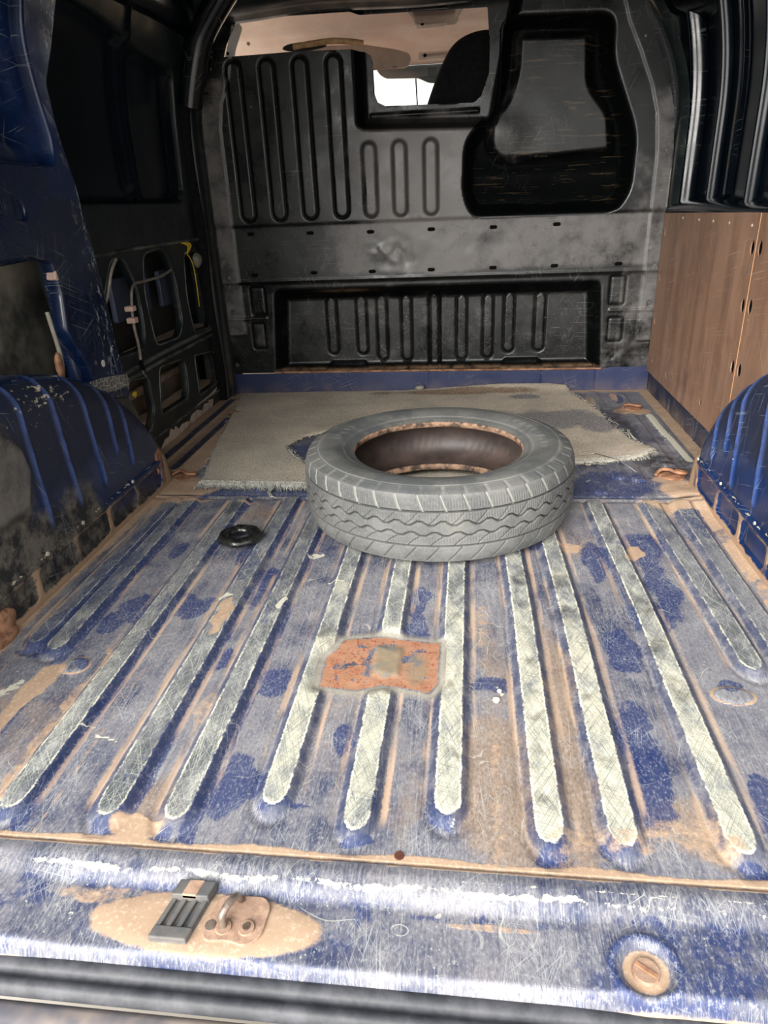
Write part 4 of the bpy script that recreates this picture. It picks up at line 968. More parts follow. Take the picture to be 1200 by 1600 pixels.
# dark depth inside the door
plate('inner_brace', rpoly([(2.14, .425), (2.40, .43), (2.40, .552), (2.14, .552)], .008), [], .012, M['navyskin'], lambda c: Vector((-1.115+c.z, c.x, c.y)), d1)
plate('inner_brace', rpoly([(2.50, .425), (2.72, .43), (2.74, .545), (2.50, .545)], .008), [], .012, M['navyskin'], lambda c: Vector((-1.115+c.z, c.x, c.y)), d1)
bm_obj('door_ledge', box_bm(-1.16, -1.065, 2.18, 2.80, .045, .085, .006), M['ledge'], d1)
bm_obj('door_ledge', box_bm(-1.16, -1.065, 2.22, 2.80, .300, .316, .004), M['ledge'], d1)
bm_obj('door_ledge', box_bm(-1.165, -1.14, 1.95, 2.80, .155, .180, .006), M['ledge'], d1)
# peeled primer patches along the door bottom
def patch(pts, x=-1.0415): return plate('peeled_patch', rpoly(pts, .004, 2), [], .0015, M['cream'], lambda c: Vector((x+c.z, c.x, c.y)), d1, .0004)
patch([(2.14, .0), (2.30, .0), (2.42, .008), (2.40, .022), (2.34, .028), (2.31, .018), (2.28, .040), (2.27, .028), (2.24, .042), (2.22, .020), (2.18, .022)])
patch([(2.40, .005), (2.66, .005), (2.68, .03), (2.62, .04), (2.64, .028), (2.58, .036), (2.55, .018), (2.50, .036), (2.44, .034)])
patch([(2.50, .052), (2.66, .056), (2.74, .064), (2.72, .052), (2.66, .045), (2.60, .048), (2.54, .042)])
# yellow plug
lump('yellow_clip', (-1.040, 2.025, .222), (.006, .014, .011), M['yellow'], d1, 9)
cb = tube('control_cable', [(-1.03, 2.05, .62), (-1.02, 1.99, .60), (-1.03, 1.97, .54), (-1.05, 1.97, .50), (-1.09, 2.0, .46)], .0045, M['cable'])
tag(cb, 'grey cable curving along the rear edge of the first door cut-out', 'cable')
cb = tube('control_cable', [(-1.07, 2.66, .585), (-1.04, 2.44, .540), (-1.04, 2.20, .540), (-1.03, 2.14, .545), (-1.02, 2.09, .53), (-1.02, 2.075, .49), (-1.02, 2.06, .43), (-1.02, 2.075, .36), (-1.03, 2.085, .315)], .0045, M['cable'])
tag(cb, 'pale bent cable hanging inside the first door cut-out with pink clip', 'cable')
bm_obj('clip', box_bm(-1.035, -1.008, 2.050, 2.078, .435, .452, .003), M['pinkclip'], cb)
bm_obj('clip', box_bm(-1.035, -1.008, 2.050, 2.078, .470, .486, .003), M['pinkclip'], cb)
tube('cable_end', [(-1.03, 2.085, .32), (-1.03, 2.088, .30), (-1.028, 2.092, .285)], .006, M['hole'], cb)
tube('cable_tip', [(-1.03, 2.085, .285), (-1.03, 2.088, .268), (-1.028, 2.102, .262)], .003, M['steel'], cb)
wh = empty('wiring_harness', (-1.04, 2.62, .6)); tag(wh, 'thin yellow wires with a connector at the last door cut-out', 'wire')
for k in range(3): tube('wire', [(-1.035, 2.575+k*.022, .635), (-1.02, 2.59+k*.018, .63), (-1.02, 2.60+k*.012, .615), (-1.03, 2.60, .595)], .0024, M['yellow'], wh)
tube('wire', [(-1.035, 2.60, .60), (-1.03, 2.64, .58), (-1.03, 2.655, .50), (-1.035, 2.66, .40)], .0022, M['yellow'], wh)
lump('connector', (-1.035, 2.715, .565), (.012, .035, .028), M['skingrey'], wh, 6)
# pillar seal between door and bulkhead
tr = empty('trim_3'); tag(tr, kind='structure')
profile_sweep_z('door_seal', [(-1.10, 2.79), (-1.04, 2.785), (-1.018, 2.79), (-1.010, 2.80), (-1.018, 2.812), (-1.022, 2.82), (-1.006, 2.828), (-.998, 2.842), (-1.003, 2.858), (-1.003, 2.90)], np.linspace(-.01, 1.45, 40), lambda z: .45*np.maximum(0, z-.95)**2, M['blackp'], tr)
profile_sweep_z('seal_bead', pillar_prof(2.775, .03, .03, -1.045, 1), np.linspace(.0, 1.42, 40), lambda z: .45*np.maximum(0, z-.95)**2+.004*np.sin(z*12), M['seatf'], tr)
plate('corner_post', [(-1.30, -.05), (-.985, -.05), (-.985, 1.04), (-.93, 1.18), (-.86, 1.36), (.56, 1.36), (.60, 1.25), (.66, 1.06), (.70, .90), (.70, -.05), (1.0, -.05), (1.0, 1.6), (-1.30, 1.6)], [], .02, M['navy'], lambda c: Vector((c.x, 2.915+c.z, c.y)), tr)
# right seal edge
profile_sweep_z('edge_flange', [(.745, 2.83), (.728, 2.845), (.722, 2.86), (.720, 2.90)], np.linspace(.66, 1.42, 20), lambda z: -1.25*np.maximum(0, z-.95)**2*.8, M['blackp'], tr)

# ================================================================== STRUCTURE: ceiling, header
ce = empty('ceiling'); tag(ce, kind='structure')
ys = np.linspace(.45, 2.93, 120); xs = np.linspace(-1.16, .86, 30); X, Y = np.meshgrid(xs, ys, indexing='ij')
Z = 1.455+.03*(1-((X+.15)/1.0)**2)-.004*np.cos(Y*40)
grid_mesh('roof_skin', np.stack([X, Y, Z], -1), None, None, M['navy'], ce)
for y in (1.1, 1.7, 2.3):
    rail2 = [(y-.05, 1.47), (y-.035, 1.43), (y+.035, 1.43), (y+.05, 1.47)]
    P = np.zeros((20, 4, 3)); P[:, :, 0] = np.linspace(-1.02, .74, 20)[:, None]; P[:, :, 1] = np.array([a for a, b in rail2])[None]; P[:, :, 2] = np.array([b for a, b in rail2])[None]
    grid_mesh('roof_bow', P, None, None, M['navy'], ce)
P = np.zeros((60, 9, 3)); hp = [(2.70, 1.46), (2.72, 1.40), (2.75, 1.372), (2.79, 1.358), (2.83, 1.360), (2.85, 1.352), (2.872, 1.348), (2.885, 1.36), (2.90, 1.50)]
xx = np.linspace(-.97, .66, 60); P[:, :, 0] = xx[:, None]; P[:, :, 1] = np.array([a for a, b in hp])[None]; P[:, :, 2] = np.array([b for a, b in hp])[None]-(.010*sstep(-.5, -.95, xx))[:, None]+.004*np.sin(xx*9)[:, None]
grid_mesh('header_rail', P, None, None, M['blackp'], ce)
# curved corner gusset top left
tube('corner_gusset', [(-.80, 2.70, 1.40), (-.88, 2.72, 1.33), (-.95, 2.74, 1.24), (-1.0, 2.76, 1.08)], .045, M['navy'], ce, seg=12)
rail('door_track', [(-1.08, 1.30), (-1.05, 1.275), (-1.02, 1.27), (-1.0, 1.29), (-.985, 1.285), (-.96, 1.30), (-.94, 1.34), (-.92, 1.42)], 1.60, 2.78, M['navy'], ce)

# ================================================================== cab seen through the opening
wn = empty('window_1'); tag(wn, kind='structure')
bmx = bmesh.new(); q = [bmx.verts.new(p) for p in ((-1.05, 3.78, 1.315), (.80, 3.78, 1.315), (.85, 4.45, .86), (-1.1, 4.45, .86))]; bmx.faces.new(q)
bm_obj('windscreen_pane', bmx, M['glass'], wn)
tube('glass_stain_line', [(-.262, 3.79, 1.30), (-.272, 4.10, 1.10), (-.28, 4.44, .87)], .004, M['mirrorb'], wn, smoothpath=False)
bm_obj('scuttle', box_bm(-1.12, .88, 4.35, 4.60, .78, .865, .01), M['tanwood'], wn)
hl = empty('headliner'); tag(hl, kind='structure')
ys = [2.905, 3.0, 3.2, 3.4, 3.6, 3.74, 3.79]; zz = [1.52, 1.50, 1.455, 1.408, 1.355, 1.318, 1.312]
ysf = np.linspace(2.905, 3.79, 40); xs = np.linspace(-1.05, .84, 60); X, Y = np.meshgrid(xs, ysf, indexing='ij')
Z = np.interp(Y, ys, zz)-.10*np.maximum(0, np.abs(X+.12)-.72)**1.5+.006*(vnoise(X, Y, 4, 3)-.5)-.006*np.exp(-((Y-3.42)/.03)**2)
grid_mesh('lining', np.stack([X, Y, Z], -1), None, None, M['headliner'], hl)
for sx, x in ((-1, -1.08), (1, .86)):
    bm_obj('cab_side', box_bm(x-.01, x+.01, 2.93, 4.5, .2, .88), M['visor'], hl)
bm_obj('cab_floor', box_bm(-1.1, .9, 2.95, 4.6, .0, .05), M['visor'], hl)
bm_obj('cab_front', box_bm(-1.1, .9, 4.45, 4.5, .0, .85), M['visor'], hl)
plate('pillar_trim', rpoly([(-.975, 1.22), (-.93, 1.22), (-.905, 1.30), (-.87, 1.365), (-.90, 1.40), (-.99, 1.40)], .01, 3), [], .008, M['whitep'], lambda c: Vector((c.x, 3.08+c.z, c.y)), hl)
disc('trim_hole', (-.935, 3.074, 1.285), .006, M['hole'], hl, up=(0, -1, 0), depth=.003)
lump('torn_edge', (-.60, 2.93, 1.262), (.10, .02, .014), M['char'], hl, 12)
disc('hook_screw', (-.885, 3.20, 1.335), .007, M['steel'], hl, up=(0, -1, 0), depth=.004)
# overhead console
bmx = box_bm(-.27, -.02, 3.20, 3.42, 1.385, 1.46, .025, 4)
for v in bmx.verts:
    if v.co.z < 1.42: v.co.x = -.145+(v.co.x+.145)*.72
o = bm_obj('overhead_console', bmx, M['headdark'], None, True); tag(o, 'grey overhead console bulging from the beige headliner', 'console')
def grab(x, y, z, w, lbl):
    g_ = empty('grab_handle', (x, y, z)); tag(g_, lbl, 'handle')
    bm_obj('escutcheon', box_bm(x-w/2, x+w/2, y-.012, y+.004, z-.016, z+.012, .005), M['handle'], g_)
    tube('grip', [(x-w*.38, y-.012, z), (x-w*.32, y-.026, z-.004), (x+w*.32, y-.026, z-.002), (x+w*.38, y-.012, z)], .005, M['visor'], g_)
    disc('screw', (x-w*.28, y-.030, z-.004), .007, M['hole'], g_, up=(0, -1, 0), depth=.003)
grab(-.160, 3.50, 1.302, .135, 'cream clip handle on the headliner nearer the windscreen')
grab(-.165, 3.36, 1.388, .12, 'cream clip handle under the overhead console')
# sun visor
o = plate('sun_visor', rpoly([(-.70, 1.262), (-.28, 1.266), (-.262, 1.285), (-.268, 1.310), (-.32, 1.326), (-.46, 1.352), (-.70, 1.36)], .018), [], .010, M['visor'], lambda c: Vector((c.x, 3.50+c.z, c.y)), None, .004, True); tag(o, 'grey beige sun visor folded down below the headliner', 'sun visor')
disc('visor_clip', (-.33, 3.488, 1.266), .014, M['headdark'], o, up=(0, -1, 0), depth=.004, sy=.4)
o = tube('trim_strip', [(-.64, 2.91, 1.262), (-.55, 2.905, 1.270), (-.46, 2.905, 1.272), (-.385, 2.91, 1.258)], .010, M['tanwood'])
tag(o, 'tan curled strip of trim lying above the long pressed ribs', 'trim strip')
# rear-view mirror
mr = empty('rear_view_mirror', (-.28, 3.8, 1.29)); tag(mr, 'grey rear-view mirror hanging at the top of the windscreen', 'mirror')
plate('mirror_glass', rpoly([(-.455, 1.325), (-.43, 1.285), (-.40, 1.268), (-.25, 1.262), (-.20, 1.240), (-.12, 1.234), (-.10, 1.30), (-.10, 1.33)], .012), [], .012, M['mirror'], lambda c: Vector((c.x, 3.80+c.z, c.y)), mr)
bm_obj('mirror_mount', box_bm(-.205, -.160, 3.775, 3.79, 1.262, 1.300, .002), M['mirrorb'], mr)
plate('mirror_back', rpoly([(-.25, 1.262), (-.20, 1.240), (-.12, 1.234), (-.10, 1.265)], .006), [], .006, M['mirrorb'], lambda c: Vector((c.x, 3.786+c.z, c.y)), mr)
# driver's seat
st = empty('driver_seat', (.1, 3.15, .1)); tag(st, 'black cab seat rising behind the bulkhead window', 'seat')
bk = rpoly([(-.20, .60), (.40, .60), (.40, 1.15), (.30, 1.262), (.02, 1.272), (-.050, 1.245), (-.095, 1.17), (-.13, 1.09), (-.18, .95)], .05, 6)
plate('backrest', bk, [], .10, M['seatf'], lambda c: Vector((c.x, 3.10+c.z+.06*(c.y-1), c.y)), st, bev=.03, smooth=True)
bm_obj('seat_cushion', box_bm(-.20, .42, 3.15, 3.65, .42, .58, .05, 4), M['seatf'], st, True)
bm_obj('seat_pedestal', box_bm(-.12, .34, 3.18, 3.60, .05, .42, .01), M['seatf'], st)

# ================================================================== outside
gr = bm_obj('ground', box_bm(-25, 25, -25, 25, -.62, -.60), M['ground']); tag(gr, kind='structure')
ow = bm_obj('yard_wall', box_bm(-9, 9, 14, 14.2, -.6, 1.4), M['outtan']); tag(ow, 'tan wall far beyond the windscreen', 'wall'); ow['kind'] = 'structure'
# underbody shell so that no light leaks in below
ub = bm_obj('underbody', box_bm(-1.2, .9, .46, 2.95, -.10, -.06), M['hole'], floor)

# ================================================================== carpet mat
def carpet():
    h = .006; xs = np.arange(-1.02, .64, h); ys = np.arange(1.74, 2.90, h); X, Y = np.meshgrid(xs, ys, indexing='ij')
    out = [(-.775, 1.800), (-.62, 1.795), (-.46, 1.790), (-.30, 1.80), (-.05, 1.86), (.20, 1.94), (.331, 1.99), (.42, 2.00), (.53, 2.035), (.575, 2.085), (.56, 2.13), (.525, 2.215), (.50, 2.34), (.475, 2.56), (.43, 2.72), (.395, 2.845), (.33, 2.862), (.0, 2.858), (-.4, 2.856), (-.965, 2.838), (-.91, 2.50), (-.84, 2.10)]
    s = sd_poly(X, Y, out)+.006*(vnoise(X, Y, 40, 3)-.5)+.004*(vnoise(X, Y, 90, 5)-.5)
    tear = sd_poly(X, Y, rpoly([(-.60, 2.14), (-.57, 2.24), (-.48, 2.30), (-.36, 2.28), (-.36, 2.0), (-.47, 1.95), (-.55, 2.04)], .02, 3))+.006*(vnoise(X, Y, 60, 6)-.5)
    s = np.maximum(s, -tear)
    gx, gy = np.gradient(s, h, h); n = np.hypot(gx, gy)+1e-9
    mv = np.where((np.abs(s) < h*1.1) & (s > -h*.6), s, 0); Xs, Ys = X-gx/n*mv, Y-gy/n*mv
    keep = s < h*.75
    lift = .022*sstep(-.3, .15, X)*np.exp(-((Y-2.86)/.05)**2)+.012*np.exp(-((X-.55)/.05)**2-((Y-2.06)/.06)**2)+.004*(vnoise(X, Y, 5, 2)-.3)
    th = np.clip(-s/.010, 0, 1)**.5*(1-.75*(np.hypot(X+.075, Y-1.66) < .345))
    Z = .0075+.007*th+lift*(np.hypot(X+.075, Y-1.66) > .42)+.0015*(vnoise(X, Y, 60, 8)-.5)
    A = {'m_blue': np.zeros(X.shape), 'm_brown': np.zeros(X.shape), 'm_edge': sstep(-.022, -.004, s)*(Y < 2.1)}
    def blob(k, x, y, rx, ry, sg=1):
        A[k] = np.maximum(A[k], sg*(1-sstep(.5, 1.3, np.hypot((X-x)/rx, (Y-y)/ry)+.7*(vnoise(X, Y, 12, 9)-.5))))
    blob('m_blue', .22, 2.72, .07, .04); blob('m_blue', .05, 2.78, .03, .02); blob('m_blue', .30, 2.42, .20, .14, .85); blob('m_blue', .44, 2.36, .08, .1); blob('m_blue', .1, 2.5, .12, .06, .5)
    blob('m_brown', -.05, 2.80, .35, .035, .9); blob('m_brown', -.35, 2.35, .25, .12, .4)
    P = np.stack([Xs, Ys, Z], -1)
    mat_o = empty('carpet_mat', (-.2, 2.3, .01)); tag(mat_o, 'dusty grey carpet offcut with frayed edges lying below the bulkhead', 'carpet')
    me = grid_mesh('pile', P, keep, A, M['carpet'], mat_o)
    # visible underside edge
    Pb = P.copy(); Pb[:, :, 2] -= .007
    grid_mesh('backing', Pb, s < h*.2, {k: v*0+.0 for k, v in A.items()}, M['carpet'], mat_o, flip=True)
    return mat_o
cm_ = carpet()
def threads(name, specs, mat, parent):
    """one joined mesh of thin bent threads"""
    V = []; F = []
    for pts, r in specs:
        base = len(V); n = len(pts)
        for i, p in enumerate(pts):
            for k in range(3):
                a = 2*math.pi*k/3; V.append((p[0]+math.cos(a)*r, p[1]+.3*math.sin(a)*r, p[2]+math.sin(a)*r))
        for i in range(n-1):
            for k in range(3):
                a, b = base+i*3+k, base+i*3+(k+1) % 3; F.append((a, b, b+3, a+3))
    me = bpy.data.meshes.new(name); me.from_pydata(V, [], F); return link_mesh(name, me, mat, parent)
R = random.Random(5); sp = []
def edge_y(x): return np.interp(x, [-.775, -.62, -.46, -.30, -.05, .20, .331, .42, .53, .575], [1.80, 1.795, 1.79, 1.80, 1.86, 1.94, 1.99, 2.0, 2.035, 2.085])
for i in range(1500):
    x = R.uniform(-.775, -.36) if R.random() < .8 else R.uniform(.30, .57); y = edge_y(x); L = R.uniform(.012, .032)*(1.0 if x < -.3 else .6)*(1.5 if R.random() < .06 else 1)
    a = R.uniform(-.9, .9); pts = []
    for k in range(5):
        f = k/4; pts.append((x+math.sin(a)*L*f+R.uniform(-.004, .004), y+.014-L*f*math.cos(a), max(.0035, .016-.012*f**1.5+R.uniform(-.003, .003))))
    sp.append((pts, R.uniform(.0006, .0013)))
for i in range(260):   # short fuzz along the sides and the tear
    t_ = R.random(); e = [(-.965, 2.838), (-.91, 2.50), (-.84, 2.10), (-.775, 1.80)] if i < 80 else ([(.565, 2.10), (.525, 2.215), (.50, 2.34), (.475, 2.56), (.43, 2.72), (.395, 2.845)] if i < 180 else [(-.60, 2.14), (-.55, 2.04), (-.50, 1.98)])
    k = min(len(e)-2, int(t_*(len(e)-1))); f = t_*(len(e)-1)-k; x, y = e[k][0]*(1-f)+e[k+1][0]*f, e[k][1]*(1-f)+e[k+1][1]*f
    a = R.uniform(0, 6.28); L = R.uniform(.008, .022)
    sp.append(([(x, y, .014), (x+math.cos(a)*L*.5, y+math.sin(a)*L*.5, .017), (x+math.cos(a)*L, y+math.sin(a)*L, .008)], .0007))
# hanging strand and loose straws
for dx in (0, .004, -.003): sp.append(([(-.555+dx, 1.80, .014), (-.552+dx, 1.775, .012), (-.556+dx, 1.745, .012), (-.540+dx, 1.715, .011), (-.525+dx, 1.705, .011)], .002))
sp.append(([(.30, 2.02, .02), (.38, 2.03, .026), (.44, 2.0, .02), (.47, 1.96, .008), (.49, 1.91, .004)], .0014))
sp.append(([(.518, 2.20, .018), (.515, 2.23, .035), (.525, 2.25, .03), (.52, 2.22, .02)], .003)); sp.append(([(.53, 2.19, .018), (.52, 2.22, .03), (.53, 2.24, .02)], .004))
sp.append(([(.215, 2.85, .03), (.24, 2.78, .03), (.25, 2.72, .024)], .0016)); sp.append(([(-.33, 2.10, .02), (-.325, 2.17, .06)], .0012)); sp.append(([(-.37, 2.05, .02), (-.375, 2.10, .05)], .001))
fr = threads('frayed_threads', sp, M['fringe'], cm_); fr['kind'] = 'stuff'
lump('tape_scrap', (-.20, 2.835, .028), (.020, .012, .010), M['skingrey'], cm_, 2)

# ================================================================== tyre
def tyre():
    cx, cy, z0 = -.075, 1.662, .012
    root = empty('tyre', (cx, cy, z0)); tag(root, 'worn grey tyre without rim lying flat on the ribbed floor and carpet', 'tyre')
    nt = 1440; th = np.linspace(0, 2*math.pi, nt, endpoint=False); th2 = np.r_[th, th[0]]
    W = .182; NB = 42
    def rev(name, prof, fn, mat, flip=False, step=1):
        p = np.array(prof); T = np.r_[th[::step], 2*math.pi]; TT, S_ = np.meshgrid(T, np.arange(len(p)), indexing='ij')
        r = np.broadcast_to(p[:, 0], TT.shape).copy(); z = np.broadcast_to(p[:, 1], TT.shape).copy()
        r, z, A = fn(TT, r, z)
        P = np.stack([cx+r*np.cos(TT), cy+r*np.sin(TT), z0+z], -1)
        return grid_mesh(name, P, None, A, mat, root, flip=flip)
    # tread band z from .020 to .162
    zt = np.linspace(.010, .170, 96)
    rr = .3385-.0035*((zt-.091)/.06)**2-.9*np.maximum(0, np.abs(zt-.091)-.058)**1.35
    def tread(T, r, z):
        ph = T*NB/(2*math.pi)
        tri = lambda p: 2*np.abs(p-np.floor(p)-.5)*2-1
        g = np.zeros(T.shape); lt_ = np.zeros(T.shape)
        def groove(zc, w, d): 
            nonlocal g; g = np.maximum(g, d*np.exp(-((z-zc)/w)**4))
        groove(.133+0*ph, .0021, 1.0)
        zz1 = .106+.0045*np.clip(tri(ph)*1.8, -1, 1); groove(zz1, .0020, 1.0)
        zz2 = .081+.0040*np.clip(tri(ph+.35)*1.8, -1, 1); groove(zz2, .0020, 1.0)
        groove(.052+0*ph, .0018, .85)
        def lat(zlo, zhi, slant, off, w, d, light=0.0):
            nonlocal g, lt_
            pp = ph+off+slant*(z-(zlo+zhi)/2); q = np.abs(pp-np.round(pp))*2*math.pi*.34/NB
            m = sstep(zlo-.001, zlo+.001, z)*(1-sstep(zhi-.001, zhi+.001, z)); k = np.exp(-(q/w)**4)*m
            g = np.maximum(g, d*k*(1-light*.4)); 
            if light: lt_ = np.maximum(lt_, k*light)
        lat(.133, .170, 8, 0, .0021, .8, .0)
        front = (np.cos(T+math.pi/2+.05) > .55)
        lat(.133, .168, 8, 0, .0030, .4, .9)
        lat(zz1-.0, .133, -24, .3, .0012, .6)
        lat(.053, zz2, -22, .2, .0012, .65); lat(.012, .051, -16, .45, .0013, .65)
        # fine sipes
        q = np.abs((ph*8+8*z)-np.round(ph*8+8*z)); si = np.exp(-(q/.16)**2)*(((z > .138) & (z < .160)) | ((z > .112) & (z < .128)) | ((z > .058) & (z < .074)))
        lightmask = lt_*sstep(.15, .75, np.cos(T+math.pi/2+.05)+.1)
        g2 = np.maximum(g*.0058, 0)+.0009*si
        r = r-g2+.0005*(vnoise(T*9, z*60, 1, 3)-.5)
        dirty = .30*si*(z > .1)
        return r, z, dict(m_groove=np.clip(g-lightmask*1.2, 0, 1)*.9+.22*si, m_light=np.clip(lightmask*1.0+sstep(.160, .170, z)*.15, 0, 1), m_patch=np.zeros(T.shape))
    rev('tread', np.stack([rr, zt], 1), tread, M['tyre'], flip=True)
    # upper sidewall: shoulder -> bulge -> bead lip
    def smooth(pts, n):
        p = np.array(pts); q = catmull(pts, n); q[0] = p[0]; q[-1] = p[-1]; return q
    shr = float(rr[-1]); sw = smooth([(shr, .170), (.318, .1765), (.300, .181), (.278, .183), (.258, .1815), (.240, .176), (.228, .168), (.222, .164), (.217, .165), (.2125, .163)], 70)
    def side(T, r, z):
        e = .0012*np.exp(-((r-.300)/.0018)**2)+.0010*np.exp(-((r-.236)/.0015)**2)+.0008*np.exp(-((r-.306)/.001)**2)
        # raised lettering-like bars without characters and shoulder notches
        ph = T*NB/(2*math.pi)+.02; q = np.abs(ph-np.round(ph)); e = e-.0018*np.exp(-(q/.08)**4)*sstep(.303, .309, r)
        bars = (np.abs((T*60/6.283) % 1-.5) < .32)*(np.abs(r-.262) < .009)*((np.sin(T*2.2+1.0) > .55) & (np.sin(T*3+.4) > -.2))
        e = e+.0007*bars
        z = z+e+.0008*(vnoise(T*6, r*40, 1, 4)-.5)
        light = .55*np.exp(-((r-.3)/.004)**2)+.35*np.exp(-((r-.236)/.003)**2)+.25*bars+.3*np.exp(-(q/.1)**4)*sstep(.303, .309, r)
        return r, z, dict(m_groove=.25*np.exp(-((r-.2265)/.003)**2), m_light=np.clip(light, 0, .7), m_patch=np.ones(T.shape))
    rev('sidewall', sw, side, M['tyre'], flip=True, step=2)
    lo = smooth([(float(rr[0]), .010), (.318, .0055), (.300, .001), (.278, 0), (.256, .0015), (.235, .010), (.220, .018), (.2125, .020)], 40)
    rev('sidewall', lo, side, M['tyre'], flip=False, step=4)
    bd = smooth([(.2125, .163), (.2085, .160), (.206, .154), (.2065, .148), (.211, .144), (.218, .147)], 24)
    nofn = lambda T, r, z: (r+.0012*(vnoise(T*30, z*300, 1, 5)-.5), z, {})
    rev('bead', bd, nofn, M['bead'], flip=True, step=3)
    bd2 = smooth([(.2125, .020), (.2085, .023), (.206, .029), (.2065, .035), (.211, .039), (.218, .036)], 24)
    rev('bead', bd2, nofn, M['bead'], flip=False, step=3)
    ln = smooth([(.218, .147), (.235, .158), (.262, .168), (.290, .166), (.312, .150), (.322, .120), (.324, .091), (.322, .062), (.312, .032), (.290, .016), (.262, .014), (.235, .024), (.218, .036)], 60)
    def lin(T, r, z):
        q = np.abs((T*90/6.283+z*14)-np.round(T*90/6.283+z*14)); return r-.0008*np.exp(-(q/.08)**2), z, {}
    rev('inner_liner', ln, lin, M['liner'], flip=True, step=3)
tyre()

# ================================================================== small loose things
def ring():
    root = empty('rubber_ring', (-.545, 1.449, .008)); tag(root, 'small shiny black rubber ring on the blue ribbed floor left of the tyre', 'ring')
    n, m = 96, 28; U, V = np.meshgrid(np.linspace(0, 2*math.pi, n+1), np.linspace(0, 2*math.pi, m+1), indexing='ij')
    r = .0135+.0015*np.cos(V*2)+.0010*np.sin(U*7+V)+.001*np.exp(-((V-1.6)/.12)**2)
    X = -.545+(.0385+r*np.cos(V))*np.cos(U); Y = 1.449+(.0385+r*np.cos(V))*np.sin(U)*.98; Z = .0215+r*.85*np.sin(V)+.0*U
    grid_mesh('ring_body', np.stack([X, Y, Z], -1), None, None, M['rubber'], root)
    tube('inner_lip', [(-.545+.030*math.cos(a), 1.449+.0295*math.sin(a), .019) for a in np.linspace(0, 2*math.pi, 33)[:-1]], .0035, M['seal'], root, cyclic=True, smoothpath=False)
ring()
# latch striker block
ZB = -.0115
sb = empty('striker_block', (-.325, .505, ZB)); tag(sb, 'grey plastic door striker block with slots on the sandy rear sill', 'striker')
def skewbox(name, x0, x1, y0, y1, z0, z1, mat, parent, bev=.0015, top_taper=0.0):
    bm = box_bm(x0, x1, y0, y1, z0, z1, bev)
    for v in bm.verts:
        v.co.x += -.20*(.545-v.co.y)
    return bm_obj(name, bm, mat, parent)
skewbox('base', -.342, -.297, .478, .548, ZB, ZB+.006, M['greyblock'], sb)
skewbox('rear_lug', -.342, -.297, .527, .548, ZB+.006, ZB+.018, M['greyblock'], sb)
skewbox('front_lug', -.342, -.297, .478, .493, ZB+.006, ZB+.012, M['greyblock'], sb)
for k in range(4): skewbox('rib', -.342+k*.0127, -.342+k*.0127+.0058, .492, .528, ZB+.006, ZB+.011, M['greyblock'], sb, .001)
skewbox('sand_fill', -.329, -.311, .527, .5475, ZB+.012, ZB+.0188, M['dusty'], sb, .001)
# lashing hook
hk = empty('lashing_hook', (-.265, .50, ZB)); tag(hk, 'bent steel lashing loop on a dusty plate on the rear sill', 'hook')
pl = plate('base_plate', rpoly([(-.297, .494), (-.290, .483), (-.262, .486), (-.244, .480), (-.228, .492), (-.226, .530), (-.236, .540), (-.288, .538)], .009), [], .003, M['dusty'], lambda c: Vector((c.x, c.y, ZB+.0045+c.z)), hk, bev=.001)
tube('loop', [(-.273, .500, ZB+.004), (-.274, .498, ZB+.022), (-.270, .506, ZB+.031), (-.265, .520, ZB+.030), (-.263, .532, ZB+.018), (-.262, .535, ZB+.004)], .0045, M['steel'], hk, seg=12)
disc('washer', (-.273, .499, ZB+.0075), .010, M['dusty'], hk, depth=.003); disc('rivet', (-.246, .500, ZB+.0075), .010, M['dusty'], hk, depth=.004); disc('rivet', (-.289, .500, ZB+.0065), .007, M['steel'], hk, depth=.003)
disc('rivet_core', (-.246, .500, ZB+.0100), .0045, M['steel'], hk, depth=.003)
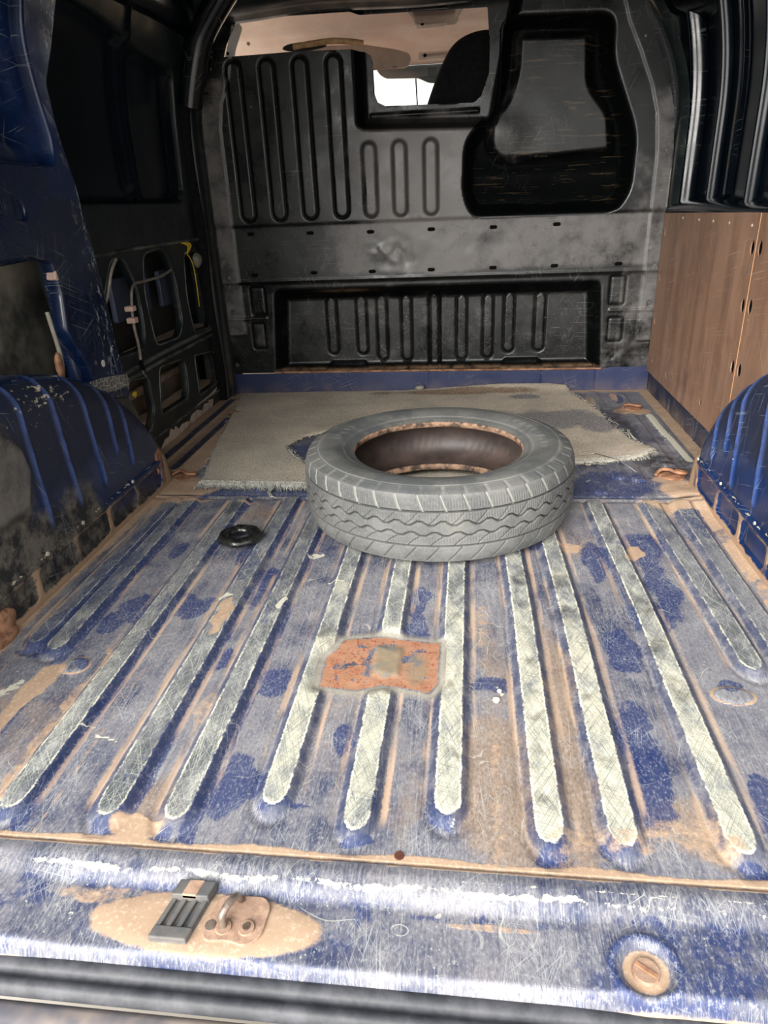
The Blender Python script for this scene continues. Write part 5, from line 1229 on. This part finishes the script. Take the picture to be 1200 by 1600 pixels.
# drain plug
dp = empty('drain_plug', (.194, .493, -.012)); tag(dp, 'round sandy slotted plug sunk in the blue rear sill at the right', 'plug')
disc('cap', (.194, .493, -.0095), .015, M['dusty'], dp, n=24, depth=.006)
bmx = box_bm(-.012, .012, -.0022, .0022, -.001, .001); bmx.transform(Matrix.Translation((.194, .493, -.0058)) @ Matrix.Rotation(-.6, 4, 'Z')); bm_obj('slot', bmx, M['rustlump'], dp)
# lashing points on the front floor
def lash(x, y, s, lbl, rot=0.0):
    r_ = empty('lashing_point', (x, y, .004)); tag(r_, lbl, 'lashing point')
    P_ = lambda a, b, c: (x+(a*math.cos(rot)-b*math.sin(rot))*s, y+(a*math.sin(rot)+b*math.cos(rot))*s, .004+c*s)
    tube('ring', [P_(-.05, 0, .004), P_(-.035, .022, .012), P_(-.008, .018, .016), P_(.008, -.012, .014), P_(.035, -.018, .012), P_(.05, .006, .006), P_(.02, .022, .008)], .0055*s, M['rustlump'], r_)
    lump('base', (x, y, .003), (.045*s, .035*s, .004), M['rustlump'], r_, 7)
lash(.607, 2.59, .8, 'bent rusty lashing ring on the floor by the bulkhead right corner', .3)
lash(.575, 1.905, .9, 'rusty lashing ring on the floor beside the right wheel arch', .1)
lash(-.905, 2.545, .7, 'small rusty lashing ring between carpet and sliding door', .2)
lash(-.858, 1.885, .8, 'rusty lashing ring in the dirt by the left wheel arch', .1)
# paint chips
for i, (x, y, s, lb) in enumerate(((.050, .907, .006, 'white paint chip on the floor behind the tyre, the larger of two'), (.056, .930, .004, 'white paint chip on the floor behind the tyre, the smaller of two'))):
    bmx = bmesh.new(); vs = [bmx.verts.new((x+s*math.cos(a)*(1+.3*math.sin(a*3)), y+s*1.2*math.sin(a), .0018)) for a in np.linspace(0, 6.283, 9)[:-1]]; f_ = bmx.faces.new(vs)
    ex = bmesh.ops.extrude_face_region(bmx, geom=[f_]); bmesh.ops.translate(bmx, vec=(0, 0, .0018), verts=[v for v in ex['geom'] if isinstance(v, bmesh.types.BMVert)]); bmesh.ops.recalc_face_normals(bmx, faces=bmx.faces)
    o = bm_obj('paint_chip', bmx, M['whitep']); tag(o, lb, 'chip')
